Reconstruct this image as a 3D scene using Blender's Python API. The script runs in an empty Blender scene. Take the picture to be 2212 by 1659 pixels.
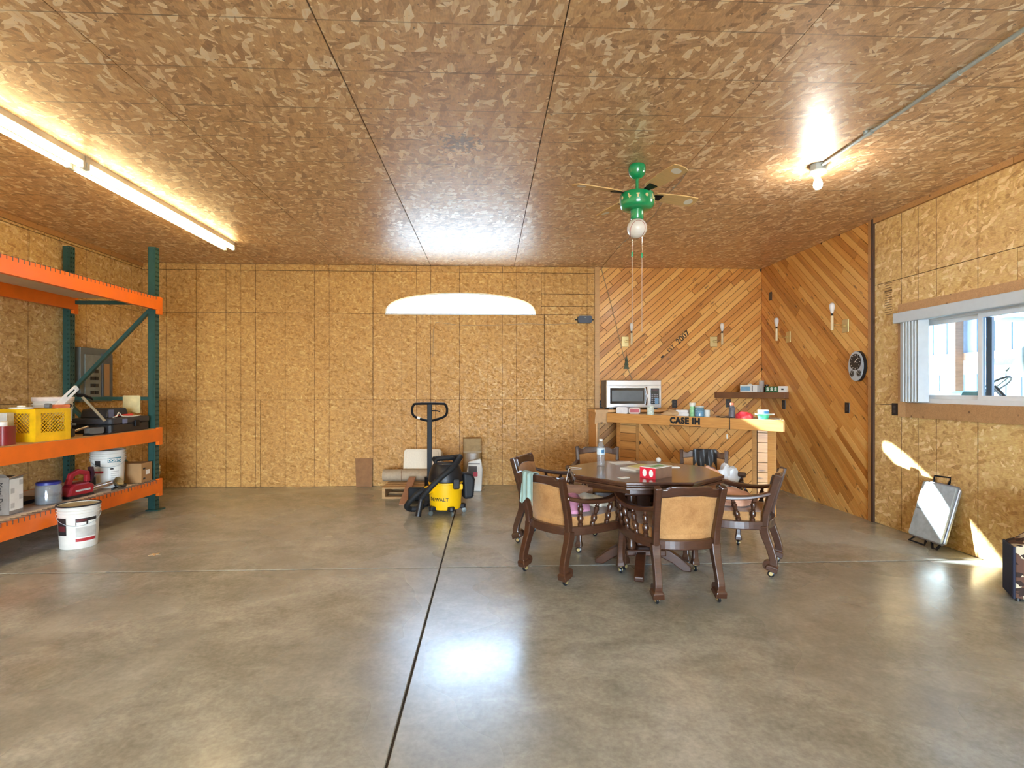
import bpy, bmesh, math, random
from mathutils import Vector, Matrix
random.seed(7)
R = math.radians
SC = bpy.context.scene
COL = SC.collection

# ------------------------------------------------------------------ camera
FPX, HZ, CX = 1165.0, 840.0, 1106.0          # focal length, horizon row, centre column (2212 x 1659 frame)
CH = 1.375                                    # lens height
YAW = math.atan(51 / FPX)                     # the lens looks a little to the right of the back wall's normal
cs, sn = math.cos(YAW), math.sin(YAW)
cam = bpy.data.cameras.new('camera')
cam.sensor_width = 36.0
cam.lens = 36.0 * FPX / 2212.0
cam.shift_y = (HZ - 829.5) / 2212.0
cam.clip_end = 200
camo = bpy.data.objects.new('camera', cam)
COL.objects.link(camo)
camo.location = (0, 0, CH)
camo.rotation_euler = (R(90), 0, -YAW)
SC.camera = camo

# ------------------------------------------------------------------ view, world, sun
vs = SC.view_settings
vs.view_transform = 'Standard'; vs.look = 'None'; vs.gamma = 1.0; vs.use_curve_mapping = False
vs.exposure = 0.66
SC.cycles.use_denoising = True
SC.cycles.max_bounces = 7
SC.cycles.diffuse_bounces = 4
SC.cycles.glossy_bounces = 3
SC.cycles.adaptive_threshold = 0.03
SC.cycles.transparent_max_bounces = 16
SC.cycles.caustics_reflective = False
SC.cycles.caustics_refractive = False
SC.cycles.sample_clamp_indirect = 6.0

W = bpy.data.worlds.new('sky'); SC.world = W; W.use_nodes = True
bgn = W.node_tree.nodes['Background']
bgn.inputs['Color'].default_value = (0.66, 0.83, 1.0, 1)
bgn.inputs['Strength'].default_value = 42.0

sl = bpy.data.lights.new('sun', 'SUN'); sl.energy = 48.0; sl.angle = R(0.7); sl.color = (1.0, 0.93, 0.80)
so = bpy.data.objects.new('sun', sl); COL.objects.link(so)
so.rotation_euler = Vector((3.28, -2.41, -1.67)).to_track_quat('-Z', 'Y').to_euler()

def portal(name, loc, rot, sx, sy):
    l = bpy.data.lights.new(name, 'AREA'); l.shape = 'RECTANGLE'; l.size = sx; l.size_y = sy
    l.cycles.is_portal = True
    o = bpy.data.objects.new(name, l); COL.objects.link(o); o.location = loc; o.rotation_euler = rot
    return o

# ------------------------------------------------------------------ room measures (metres)
XL, XR, YB, YF, ZC = -4.80, 3.98, 7.70, -6.40, 3.125

def plane_z(px, py, z=0.0):      # where the sight line of a pixel meets a level plane
    d = (CH - z) * FPX / (py - HZ)
    xc = (px - CX) / FPX * d
    return Vector((xc * cs + d * sn, d * cs - xc * sn, z))
def plane_y(px, py, Y):          # ... a plane facing the camera
    k = (px - CX) / FPX
    X = Y * (sn + k * cs) / (cs - k * sn)
    d = X * sn + Y * cs
    return Vector((X, Y, CH + (HZ - py) * d / FPX))
def plane_x(px, py, X):          # ... a side wall
    k = (px - CX) / FPX
    Y = X * (cs - k * sn) / (sn + k * cs)
    d = X * sn + Y * cs
    return Vector((X, Y, CH + (HZ - py) * d / FPX))

# ------------------------------------------------------------------ materials
def lin(c):
    return tuple(((v / 255) / 12.92 if v / 255 <= 0.04045 else ((v / 255 + 0.055) / 1.055) ** 2.4) for v in c) + (1,)
MATS = {}
class NT:
    def __init__(s, name):
        s.m = bpy.data.materials.new(name); s.m.use_nodes = True
        s.t = s.m.node_tree; s.b = s.t.nodes['Principled BSDF']; MATS[name] = s.m
    def n(s, typ, **kw):
        nd = s.t.nodes.new(typ)
        for k, v in kw.items():
            if k.startswith('i_'):
                key = k[2:]; key = int(key) if key.isdigit() else key.replace('_', ' ')
                nd.inputs[key].default_value = v
            else: setattr(nd, k, v)
        return nd
    def l(s, a, b): s.t.links.new(a, b)
    def math(s, op, a, b=None, c=None):
        nd = s.n('ShaderNodeMath', operation=op)
        for i, x in enumerate((a, b, c)):
            if x is None: continue
            if isinstance(x, (int, float)): nd.inputs[i].default_value = x
            else: s.l(x, nd.inputs[i])
        return nd.outputs[0]
    def mix(s, fac, a, b, blend='MIX'):
        nd = s.n('ShaderNodeMix', data_type='RGBA', blend_type=blend)
        for sock, x in ((nd.inputs[0], fac), (nd.inputs[6], a), (nd.inputs[7], b)):
            if isinstance(x, (int, float)): sock.default_value = x
            elif isinstance(x, tuple): sock.default_value = x
            else: s.l(x, sock)
        return nd.outputs[2]
    def ramp(s, fac, stops, interp='LINEAR'):
        nd = s.n('ShaderNodeValToRGB'); cr = nd.color_ramp; cr.interpolation = interp
        while len(cr.elements) < len(stops): cr.elements.new(0.5)
        for e, (p, c) in zip(cr.elements, stops):
            e.position = p; e.color = c if isinstance(c, tuple) else (c, c, c, 1)
        s.l(fac, nd.inputs[0]); return nd.outputs[0]
    def noise(s, vec, scale, detail=3, rough=0.5, dist=0.0, dim='3D'):
        nd = s.n('ShaderNodeTexNoise', noise_dimensions=dim, i_Scale=scale, i_Detail=detail, i_Roughness=rough, i_Distortion=dist)
        if vec is not None: s.l(vec, nd.inputs['Vector'])
        return nd.outputs[0]
    def mapping(s, vec, loc=(0,0,0), rot=(0,0,0), scale=(1,1,1)):
        nd = s.n('ShaderNodeMapping'); nd.inputs[1].default_value = loc; nd.inputs[2].default_value = rot; nd.inputs[3].default_value = scale
        s.l(vec, nd.inputs[0]); return nd.outputs[0]
    def bump(s, h, strength=0.2, dist=0.01):
        nd = s.n('ShaderNodeBump', i_Strength=strength, i_Distance=dist); s.l(h, nd.inputs['Height']); s.l(nd.outputs[0], s.b.inputs['Normal'])
    def set(s, **kw):
        for k, v in kw.items(): s.b.inputs[k.replace('_', ' ')].default_value = v

def mat(name, col, rough=0.5, metal=0.0, var=0.10, scale=14, bump=0.0, emit=0.0, coat=0.0, stretch=None, spec=0.5, alpha=1.0, trans=0.0):
    if name in MATS: return MATS[name]
    t = NT(name); c = lin(col)
    tc = t.n('ShaderNodeTexCoord').outputs['Object']
    if stretch: tc = t.mapping(tc, scale=stretch)
    f = t.noise(tc, scale, 4, 0.6)
    a = tuple(min(1, x * (1 - var * 1.6)) for x in c[:3]) + (1,); b = tuple(min(1, x * (1 + var * 1.6)) for x in c[:3]) + (1,)
    t.l(t.ramp(f, [(0.25, a), (0.75, b)]), t.b.inputs['Base Color'])
    t.set(Roughness=rough, Metallic=metal, Specular_IOR_Level=spec)
    if coat: t.set(Coat_Weight=coat, Coat_Roughness=0.15)
    if bump: t.bump(f, bump, 0.01)
    if emit:
        t.b.inputs['Emission Color'].default_value = c; t.set(Emission_Strength=emit)
    if trans: t.set(Transmission_Weight=trans, IOR=1.2)
    if alpha < 1: t.set(Alpha=alpha)
    return t.m

def osb(name, swz, base, light, dark, spec=0.35, rough=0.55, stain=False, thr=0.80, coat=0.0, fs=1.0):
    """oriented strand board: three layers of overlapping flakes, printed stud lines; swz picks the two world axes (along, across)"""
    t = NT(name)
    pos = t.n('ShaderNodeNewGeometry').outputs['Position']
    sp = t.n('ShaderNodeSeparateXYZ'); t.l(pos, sp.inputs[0])
    rnd = t.n('ShaderNodeObjectInfo').outputs['Random']
    u, v = sp.outputs['XYZ'.index(swz[0])], sp.outputs['XYZ'.index(swz[1])]
    cb = t.n('ShaderNodeCombineXYZ'); t.l(t.math('ADD', u, t.math('MULTIPLY', rnd, 37.0)), cb.inputs[0]); t.l(v, cb.inputs[1])
    p = cb.outputs[0]
    wob = t.n('ShaderNodeTexNoise', noise_dimensions='2D', i_Scale=9.0, i_Detail=1.0); t.l(p, wob.inputs['Vector'])
    vm = t.n('ShaderNodeVectorMath', operation='MULTIPLY_ADD'); t.l(wob.outputs['Color'], vm.inputs[0]); vm.inputs[1].default_value = (0.022, 0.022, 0); t.l(p, vm.inputs[2])
    pw = vm.outputs[0]
    vals, rs = [], []
    for ang, sx, sy in ((12, 11, 34), (68, 13, 40), (-47, 15, 44)):
        mp = t.mapping(t.mapping(pw, rot=(0, 0, R(ang))), scale=(sx*fs, sy*fs, 1))
        vo = t.n('ShaderNodeTexVoronoi', voronoi_dimensions='2D', feature='F1', i_Scale=1.0, i_Randomness=1.0); t.l(mp, vo.inputs['Vector'])
        sc = t.n('ShaderNodeSeparateColor'); t.l(vo.outputs['Color'], sc.inputs[0])
        vals.append(sc.outputs[1]); rs.append(sc.outputs[0])
    val = vals[2]
    for k in (1, 0):
        m = t.math('GREATER_THAN', rs[k], 0.58)
        val = t.math('ADD', t.math('MULTIPLY', vals[k], m), t.math('MULTIPLY', val, t.math('SUBTRACT', 1.0, m)))
    grain = t.noise(t.mapping(pw, scale=(30, 110, 1)), 1.0, 1, 0.6, dim='2D')
    big = t.noise(p, 0.9, 1, 0.5, dim='2D')
    mid = t.noise(p, 22.0, 1, 0.6, dim='2D')
    c = t.ramp(val, [(0.0, lin(dark)), (0.10, lin(tuple(0.5 * a + 0.5 * b for a, b in zip(base, dark)))), (0.35, lin(base)), (thr, lin(tuple(0.8 * a + 0.2 * b for a, b in zip(base, light)))), (min(0.99, thr + 0.15), lin(light))])
    c = t.mix(0.30, c, t.ramp(grain, [(0.25, 0.25), (0.75, 0.85)]), 'OVERLAY')
    c = t.mix(0.30, c, t.ramp(mid, [(0.3, 0.30), (0.7, 0.72)]), 'OVERLAY')
    c = t.mix(0.18, c, t.ramp(big, [(0.3, 0.3), (0.7, 0.75)]), 'OVERLAY')
    # printed lines every 16 and 24 inches
    def stripe(per, w, phase):
        fr = t.math('FRACT', t.math('ADD', t.math('DIVIDE', t.math('SUBTRACT', u, phase), per), 0.5))
        return t.math('LESS_THAN', t.math('ABSOLUTE', t.math('SUBTRACT', fr, 0.5)), w / per)
    ph = {'X': -1.63, 'Y': 3.0}[swz[0]]
    ln = t.math('MAXIMUM', stripe(0.4064, 0.0042, ph), stripe(0.6096, 0.0034, ph))
    brk = t.ramp(t.noise(p, 6.0, 0, dim='2D'), [(0.35, 0.42), (0.6, 0.85)])
    lnf = t.math('MULTIPLY', ln, brk)
    c = t.mix(lnf, c, lin((92, 62, 30)))
    if stain:
        ds = t.n('ShaderNodeVectorMath', operation='DISTANCE'); t.l(pos, ds.inputs[0]); ds.inputs[1].default_value = (-0.2, 3.86, ZC)
        near = t.ramp(ds.outputs['Value'], [(0.06, 0.62), (0.24, 0.0)])
        sm = t.math('GREATER_THAN', t.math('ADD', t.noise(p, 26.0, 2, 0.6, dim='2D'), t.math('MULTIPLY', near, 0.52)), 0.745)
        c = t.mix(t.math('MULTIPLY', sm, 0.8), c, lin((70, 40, 26)))
    t.l(c, t.b.inputs['Base Color'])
    t.set(Roughness=rough, Specular_IOR_Level=spec)
    t.l(t.ramp(val, [(0.0, rough + 0.2), (1.0, rough - 0.12)]), t.b.inputs['Roughness'])
    if coat: t.set(Coat_Weight=coat, Coat_Roughness=0.44)
    return t.m

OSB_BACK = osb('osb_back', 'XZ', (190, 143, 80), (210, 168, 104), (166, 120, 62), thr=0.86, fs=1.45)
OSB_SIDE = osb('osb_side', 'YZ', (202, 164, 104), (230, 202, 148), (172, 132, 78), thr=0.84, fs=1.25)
OSB_RIGHT_LIT = osb('osb_right_lit', 'YZ', (212, 174, 112), (238, 210, 156), (184, 142, 86), thr=0.82, fs=1.1)  # paler copy of the side sheets: the right wall's stronger light is in the colour
OSB_CEIL = osb('osb_ceiling', 'YX', (196, 153, 108), (250, 230, 202), (154, 114, 76), spec=1.0, rough=0.40, stain=True, thr=0.76, coat=1.0)

def pine(name, c0, c1, c2, rough=0.33, coat=0.25):
    """varnished boards: every board its own tone, grain along the board's own x axis, knots"""
    t = NT(name)
    oi = t.n('ShaderNodeObjectInfo').outputs['Random']
    tc = t.n('ShaderNodeTexCoord').outputs['Object']
    of = t.n('ShaderNodeCombineXYZ'); t.l(t.math('MULTIPLY', oi, 91.0), of.inputs[0]); t.l(t.math('MULTIPLY', oi, 53.0), of.inputs[1])
    ad = t.n('ShaderNodeVectorMath', operation='ADD'); t.l(tc, ad.inputs[0]); t.l(of.outputs[0], ad.inputs[1]); p = ad.outputs[0]
    g = t.noise(t.mapping(p, scale=(1.4, 26, 26)), 1.0, 5, 0.6, 0.6)
    fine = t.noise(t.mapping(p, scale=(6, 150, 150)), 1.0, 2, 0.5)
    vo = t.n('ShaderNodeTexVoronoi', feature='F1', i_Scale=1.0); t.l(t.mapping(p, scale=(3.2, 11, 11)), vo.inputs['Vector'])
    knot = t.ramp(vo.outputs['Distance'], [(0.06, 1.0), (0.16, 0.0)])
    sel = t.ramp(t.math('MULTIPLY_ADD', oi, 0.62, t.math('MULTIPLY', g, 0.55)), [(0.15, lin(c0)), (0.5, lin(c1)), (0.95, lin(c2))])
    c = t.mix(0.35, sel, t.ramp(fine, [(0.3, 0.3), (0.7, 0.75)]), 'OVERLAY')
    c = t.mix(t.math('MULTIPLY', knot, 0.75), c, lin((74, 38, 14)))
    t.l(c, t.b.inputs['Base Color'])
    t.set(Roughness=rough, Coat_Weight=coat, Coat_Roughness=0.18)
    t.bump(g, 0.06, 0.003)
    return t.m
PINE = pine('varnished_pine', (152, 92, 38), (212, 146, 70), (240, 188, 110))
PINE_BAR = pine('bar_pine', (160, 102, 50), (204, 146, 82), (226, 174, 110), rough=0.4)
LUMBER = pine('bare_lumber', (164, 122, 78), (190, 148, 100), (206, 168, 120), rough=0.6, coat=0.0)
TRIMW = pine('trim_wood', (150, 104, 56), (176, 128, 74), (196, 150, 94), rough=0.5, coat=0.05)

def concrete():
    t = NT('polished_concrete')
    p = t.n('ShaderNodeNewGeometry').outputs['Position']
    pa = t.mapping(p, rot=(0, 0, R(20)), scale=(0.9, 1.2, 1))
    n1 = t.noise(pa, 0.9, 5, 0.68, 0.4, dim='2D')
    n2 = t.noise(pa, 3.6, 5, 0.70, 0.3, dim='2D')
    n3 = t.noise(p, 40.0, 2, 0.6, dim='2D')
    n4 = t.noise(p, 11.0, 4, 0.7, 0.3, dim='2D')
    f = t.math('ADD', t.math('MULTIPLY', n1, 0.55), t.math('MULTIPLY', n2, 0.45))
    c = t.ramp(f, [(0.15, lin((118, 121, 115))), (0.45, lin((152, 155, 149))), (0.60, lin((174, 177, 171))), (0.85, lin((206, 208, 204)))])
    c = t.mix(0.25, c, t.ramp(n4, [(0.2, 0.25), (0.8, 0.78)]), 'OVERLAY')
    c = t.mix(0.22, c, t.ramp(n3, [(0.3, 0.3), (0.7, 0.72)]), 'OVERLAY')
    t.l(c, t.b.inputs['Base Color'])
    t.l(t.ramp(t.noise(p, 1.3, 1, 0.5, dim='2D'), [(0.3, 0.21), (0.7, 0.31)]), t.b.inputs['Roughness'])
    t.set(Specular_IOR_Level=1.0)
    t.bump(n3, 0.05, 0.004)
    return t.m
CONC = concrete()

def glass(name, tint=(235, 245, 255), refl=0.10, rough=0.02, haze=0.0, hcol=(235, 240, 245)):
    t = NT(name)
    tr = t.n('ShaderNodeBsdfTransparent'); tr.inputs[0].default_value = lin(tint)
    gl = t.n('ShaderNodeBsdfGlossy'); gl.inputs['Roughness'].default_value = rough
    fr = t.n('ShaderNodeLayerWeight', i_Blend=0.5)
    ns = t.noise(t.n('ShaderNodeTexCoord').outputs['Object'], 4.0, 1)
    fac = t.math('MULTIPLY_ADD', t.math('POWER', fr.outputs['Facing'], 4.0), 0.45, t.math('MULTIPLY_ADD', ns, 0.01, refl * 0.35))
    mx = t.n('ShaderNodeMixShader'); t.l(fac, mx.inputs[0]); t.l(tr.outputs[0], mx.inputs[1]); t.l(gl.outputs[0], mx.inputs[2])
    out = mx.outputs[0]
    if haze:
        df = t.n('ShaderNodeBsdfDiffuse'); df.inputs[0].default_value = lin(hcol)
        m2 = t.n('ShaderNodeMixShader', i_0=haze); t.l(out, m2.inputs[1]); t.l(df.outputs[0], m2.inputs[2]); out = m2.outputs[0]
    t.l(out, t.t.nodes['Material Output'].inputs['Surface'])
    return t.m
GLASS = glass('window_glass')
CLEAR = glass('clear_plastic', (240, 246, 250), 0.20, 0.06, haze=0.12)
BLUECLEAR = glass('blue_clear_plastic', (200, 228, 242), 0.16, 0.08, haze=0.25, hcol=(170, 214, 232))

def camo():
    t = NT('camouflage_fabric')
    tc = t.n('ShaderNodeTexCoord').outputs['Object']
    n = t.noise(t.mapping(tc, scale=(9, 9, 15)), 1.0, 1, 0.4, 0.6)
    n2 = t.noise(t.mapping(tc, loc=(3, 1, 2), scale=(14, 14, 26)), 1.0, 1, 0.4, 0.4)
    c = t.ramp(n, [(0.46, lin((205, 192, 165))), (0.47, lin((96, 66, 52)))], 'CONSTANT')
    c = t.mix(t.math('GREATER_THAN', n2, 0.60), c, lin((50, 34, 28)))
    t.l(c, t.b.inputs['Base Color']); t.set(Roughness=0.85)
    t.bump(t.noise(tc, 60, 3), 0.2, 0.004)
    return t.m
def velvet(name, c0, c1):
    t = NT(name)
    tc = t.n('ShaderNodeTexCoord').outputs['Object']
    a = t.noise(tc, 9, 4, 0.6, 0.5); b = t.noise(tc, 120, 2)
    c = t.ramp(t.math('ADD', t.math('MULTIPLY', a, 0.7), t.math('MULTIPLY', b, 0.3)), [(0.32, lin(c0)), (0.68, lin(c1))])
    t.l(c, t.b.inputs['Base Color']); t.set(Roughness=0.8, Sheen_Weight=0.35, Sheen_Roughness=0.4)
    t.bump(b, 0.15, 0.002)
    return t.m

DARKWOOD = mat('dark_stained_wood', (66, 38, 24), 0.32, var=0.22, scale=8, stretch=(2, 2, 14), coat=0.3)
VELVET = velvet('gold_velvet', (146, 100, 54), (186, 140, 86))
STEELG = mat('rack_green_steel', (44, 82, 76), 0.42, 0.15, var=0.08)
ORANGE = mat('rack_orange_steel', (236, 112, 24), 0.38, var=0.06, scale=6)
BLACKP = mat('black_plastic', (26, 26, 29), 0.45, var=0.12)
BLACKM = mat('black_metal', (16, 17, 20), 0.5, 0.0, var=0.1, spec=0.2)
RUBBER = mat('black_rubber', (20, 20, 22), 0.7, var=0.12)
WHITEP = mat('white_plastic', (226, 224, 216), 0.45, var=0.04)
CHROME = mat('chrome', (205, 205, 205), 0.18, 1.0, var=0.04)
BRASS = mat('brass', (216, 196, 140), 0.42, 0.7, var=0.06)
STAINLESS = mat('stainless_steel', (178, 178, 180), 0.24, 1.0, var=0.05, scale=3, stretch=(1, 60, 60))
GALV = mat('galvanised_steel', (176, 190, 196), 0.35, 0.15, var=0.08)
GREYM = mat('grey_enamel', (106, 112, 108), 0.45, 0.2, var=0.05)
PAPER = mat('white_paper', (236, 236, 230), 0.7, var=0.03)
CARD = mat('cardboard', (166, 128, 84), 0.8, var=0.08, scale=5)
YELLOW = mat('yellow_plastic', (244, 190, 8), 0.38, var=0.05, scale=5)

# ------------------------------------------------------------------ mesh building
class MB:
    def __init__(s): s.v = []; s.f = []
    def add(s, vs, fs, M=None):
        o = len(s.v)
        s.v += [tuple(M @ Vector(v)) for v in vs] if M is not None else [tuple(v) for v in vs]
        s.f += [tuple(i + o for i in f) for f in fs]
        return s
    def box(s, x0, x1, y0, y1, z0, z1, M=None):
        return s.add([(x0,y0,z0),(x1,y0,z0),(x1,y1,z0),(x0,y1,z0),(x0,y0,z1),(x1,y0,z1),(x1,y1,z1),(x0,y1,z1)],
                     [(0,3,2,1),(4,5,6,7),(0,1,5,4),(1,2,6,5),(2,3,7,6),(3,0,4,7)], M)
    def cbox(s, c, d, M=None):
        return s.box(c[0]-d[0]/2, c[0]+d[0]/2, c[1]-d[1]/2, c[1]+d[1]/2, c[2]-d[2]/2, c[2]+d[2]/2, M)
    def lathe(s, prof, n=24, o=(0,0,0), M=None, cap=True):
        vs, fs = [], []
        for r, z in prof:
            for k in range(n):
                a = 2 * math.pi * k / n; vs.append((o[0] + r * math.cos(a), o[1] + r * math.sin(a), o[2] + z))
        for i in range(len(prof) - 1):
            for k in range(n):
                k2 = (k + 1) % n; fs.append((i*n+k, i*n+k2, (i+1)*n+k2, (i+1)*n+k))
        if cap:
            fs.append(tuple(range(n))[::-1]); fs.append(tuple((len(prof)-1)*n + k for k in range(n)))
        return s.add(vs, fs, M)
    def cyl(s, p0, p1, r0, r1=None, n=14):
        p0, p1 = Vector(p0), Vector(p1); d = p1 - p0
        M = Matrix.Translation(p0) @ d.to_track_quat('Z', 'Y').to_matrix().to_4x4()
        return s.lathe([(r0, 0), (r0 if r1 is None else r1, d.length)], n, M=M)
    def sweep(s, pts, sec, up=(0,0,1), closed=False, scales=None, cap=True):
        """sec: 2-D outline (side, up) carried along pts"""
        pts = [Vector(p) for p in pts]; n = len(sec); m = len(pts); vs, fs = [], []
        up = Vector(up); prev = None
        for i, p in enumerate(pts):
            a = pts[(i - 1) % m] if (closed or i > 0) else p
            b = pts[(i + 1) % m] if (closed or i < m - 1) else p
            t = (b - a).normalized()
            u = up - t * up.dot(t)
            if u.length < 1e-3: u = prev if prev is not None else Vector((1, 0, 0))
            u.normalize(); prev = u
            w = t.cross(u); k = scales[i] if scales else 1.0
            for (x, y) in sec: vs.append(p + w * (x * k) + u * (y * k))
        for i in range(m if closed else m - 1):
            j = (i + 1) % m
            for k in range(n):
                k2 = (k + 1) % n; fs.append((i*n+k, i*n+k2, j*n+k2, j*n+k))
        if cap and not closed:
            fs.append(tuple(range(n))[::-1]); fs.append(tuple((m-1)*n + k for k in range(n)))
        return s.add(vs, fs)
    def tube(s, pts, r, n=8, closed=False, up=(0,0,1), scales=None):
        return s.sweep(pts, [(r*math.cos(2*math.pi*k/n), r*math.sin(2*math.pi*k/n)) for k in range(n)], up, closed, scales)
    def bar(s, pts, w, h, up=(0,0,1), closed=False, scales=None):
        return s.sweep(pts, [(-w/2,-h/2),(w/2,-h/2),(w/2,h/2),(-w/2,h/2)], up, closed, scales)
    def prism(s, pts, a, b, plane='xy', M=None):
        """outline extruded between a and b along the axis missing from plane"""
        n = len(pts)
        f = {'xy': lambda p, q: (p[0], p[1], q), 'xz': lambda p, q: (p[0], q, p[1]), 'yz': lambda p, q: (q, p[0], p[1])}[plane]
        vs = [f(p, a) for p in pts] + [f(p, b) for p in pts]
        fs = [tuple(range(n))[::-1], tuple(range(n, 2*n))] + [(k, (k+1) % n, n + (k+1) % n, n + k) for k in range(n)]
        return s.add(vs, fs, M)
    def ball(s, c, r, n=16, m=10, sq=(1,1,1), M=None):
        prof = [(max(1e-4, math.sin(math.pi*i/m)), -math.cos(math.pi*i/m)) for i in range(m + 1)]
        vs, fs = [], []
        for rr, z in prof:
            for k in range(n):
                a = 2*math.pi*k/n; vs.append((c[0]+r*sq[0]*rr*math.cos(a), c[1]+r*sq[1]*rr*math.sin(a), c[2]+r*sq[2]*z))
        for i in range(m):
            for k in range(n):
                k2 = (k+1) % n; fs.append((i*n+k, i*n+k2, (i+1)*n+k2, (i+1)*n+k))
        return s.add(vs, fs, M)
    def sheet(s, fn, nu, nv, th=0.004):
        """fn(u,v) -> point; a thin cloth or card of real thickness"""
        P = [[Vector(fn(i/nu, j/nv)) for j in range(nv+1)] for i in range(nu+1)]
        N = [[None]*(nv+1) for _ in range(nu+1)]
        for i in range(nu+1):
            for j in range(nv+1):
                a = P[min(i+1,nu)][j]-P[max(i-1,0)][j]; b = P[i][min(j+1,nv)]-P[i][max(j-1,0)]
                c = a.cross(b); N[i][j] = c.normalized() if c.length > 1e-9 else Vector((0,0,1))
        vs = [P[i][j] for i in range(nu+1) for j in range(nv+1)] + [P[i][j]-N[i][j]*th for i in range(nu+1) for j in range(nv+1)]
        q = (nu+1)*(nv+1); ix = lambda i, j: i*(nv+1)+j
        fs = []
        for i in range(nu):
            for j in range(nv):
                f = (ix(i,j), ix(i+1,j), ix(i+1,j+1), ix(i,j+1)); fs.append(f); fs.append(tuple(x+q for x in f[::-1]))
        for i in range(nu):
            fs.append((ix(i,0), ix(i,0)+q, ix(i+1,0)+q, ix(i+1,0))); fs.append((ix(i,nv), ix(i+1,nv), ix(i+1,nv)+q, ix(i,nv)+q))
        for j in range(nv):
            fs.append((ix(0,j), ix(0,j+1), ix(0,j+1)+q, ix(0,j)+q)); fs.append((ix(nu,j), ix(nu,j)+q, ix(nu,j+1)+q, ix(nu,j+1)))
        return s.add(vs, fs)
    def mesh(s, name):
        me = bpy.data.meshes.new(name); me.from_pydata(s.v, [], s.f)
        bm = bmesh.new(); bm.from_mesh(me); bmesh.ops.recalc_face_normals(bm, faces=bm.faces); bm.to_mesh(me); bm.free()
        return me

def link(name, me, m, parent=None, smooth=False, bevel=0.0, seg=2, loc=None, rot=None):
    o = bpy.data.objects.new(name, me); COL.objects.link(o)
    if m is not None and not me.materials: me.materials.append(m)
    if smooth:
        me.polygons.foreach_set('use_smooth', [True] * len(me.polygons))
        md = o.modifiers.new('edge', 'EDGE_SPLIT'); md.split_angle = R(38)
    if bevel:
        md = o.modifiers.new('bevel', 'BEVEL'); md.width = bevel; md.segments = seg; md.limit_method = 'ANGLE'; md.angle_limit = R(40)
    if parent is not None: o.parent = parent
    if loc is not None: o.location = loc
    if rot is not None: o.rotation_euler = rot
    return o
def part(name, mb, m, parent=None, smooth=False, bevel=0.0, seg=2, label=None, loc=None, rot=None, stuff=False):
    o = link(name, mb.mesh(name), m, parent, smooth, bevel, seg, loc, rot)
    if label: o['label'] = label
    if stuff: o['kind'] = 'stuff'
    return o
def tag(o, label, cat, group=None):
    o['label'] = label; o['category'] = cat
    if group: o['group'] = group
    return o
def thing(name, label, cat, loc=(0,0,0), rz=0.0, group=None, rot=None):
    o = bpy.data.objects.new(name, None); COL.objects.link(o); o.empty_display_size = 0.1
    o.location = loc; o.rotation_euler = rot if rot is not None else (0, 0, rz)
    return tag(o, label, cat, group)
def single(name, mb, m, label, cat, group=None, **kw):
    return tag(part(name, mb, m, **kw), label, cat, group)
def struct(name, mb, m, **kw):
    o = part(name, mb, m, **kw); o['kind'] = 'structure'; return o
def copy_tree(root, loc, rz, label):
    r = root.copy(); COL.objects.link(r); r.location = loc; r.rotation_euler = (0, 0, rz); r['label'] = label
    for ch in list(root.children):
        c = ch.copy(); COL.objects.link(c); c.parent = r
        for g in list(ch.children):
            d = g.copy(); COL.objects.link(d); d.parent = c
    return r
def text_mesh(txt, size, depth=0.001, bold=0.0, spacing=1.0):
    cu = bpy.data.curves.new('lettering', 'FONT'); cu.body = txt; cu.size = size; cu.extrude = depth; cu.offset = bold
    cu.align_x = 'CENTER'; cu.align_y = 'CENTER'; cu.resolution_u = 3; cu.space_character = spacing
    o = bpy.data.objects.new('lettering', cu); COL.objects.link(o)
    bpy.context.view_layer.update()
    me = bpy.data.meshes.new_from_object(o.evaluated_get(bpy.context.evaluated_depsgraph_get()))
    bpy.data.objects.remove(o); bpy.data.curves.remove(cu)
    return me
def lettering(txt, size, m, parent=None, loc=(0,0,0), rot=(R(90),0,0), depth=0.001, bold=0.0, wrap=None, spacing=1.0):
    me = text_mesh(txt, size, depth, bold, spacing)
    if wrap:                                   # bent round an upright cylinder of that radius, front towards -y
        r, a0 = wrap
        for v in me.vertices:
            a = v.co.x / r + a0; q = r + 0.001 + v.co.z
            v.co = Vector((q * math.sin(a), -q * math.cos(a), v.co.y))
        rot = (0, 0, 0)
    o = link('lettering', me, m, parent); o.location = loc; o.rotation_euler = rot
    return o
def bez(p0, p1, p2, p3, n=12):
    p0, p1, p2, p3 = map(Vector, (p0, p1, p2, p3)); out = []
    for i in range(n + 1):
        t = i / n; s = 1 - t; out.append(p0*s**3 + p1*3*s*s*t + p2*3*s*t*t + p3*t**3)
    return out
def smooth_path(pts, k=6):
    pts = [Vector(p) for p in pts]; out = []
    for i in range(len(pts) - 1):
        a, b, c, d = pts[max(i-1,0)], pts[i], pts[i+1], pts[min(i+2,len(pts)-1)]
        for j in range(k):
            t = j / k
            out.append(0.5*((2*b) + (c-a)*t + (2*a-5*b+4*c-d)*t*t + (3*b-a-3*c+d)*t**3))
    out.append(pts[-1]); return out
def arc(cx, cy, r, a0, a1, n): return [(cx + r*math.cos(a0+(a1-a0)*i/n), cy + r*math.sin(a0+(a1-a0)*i/n)) for i in range(n+1)]
def rrect(x0, x1, y0, y1, r, n=4):
    return arc(x1-r, y0+r, r, -math.pi/2, 0, n) + arc(x1-r, y1-r, r, 0, math.pi/2, n) + arc(x0+r, y1-r, r, math.pi/2, math.pi, n) + arc(x0+r, y0+r, r, math.pi, 1.5*math.pi, n)
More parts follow.
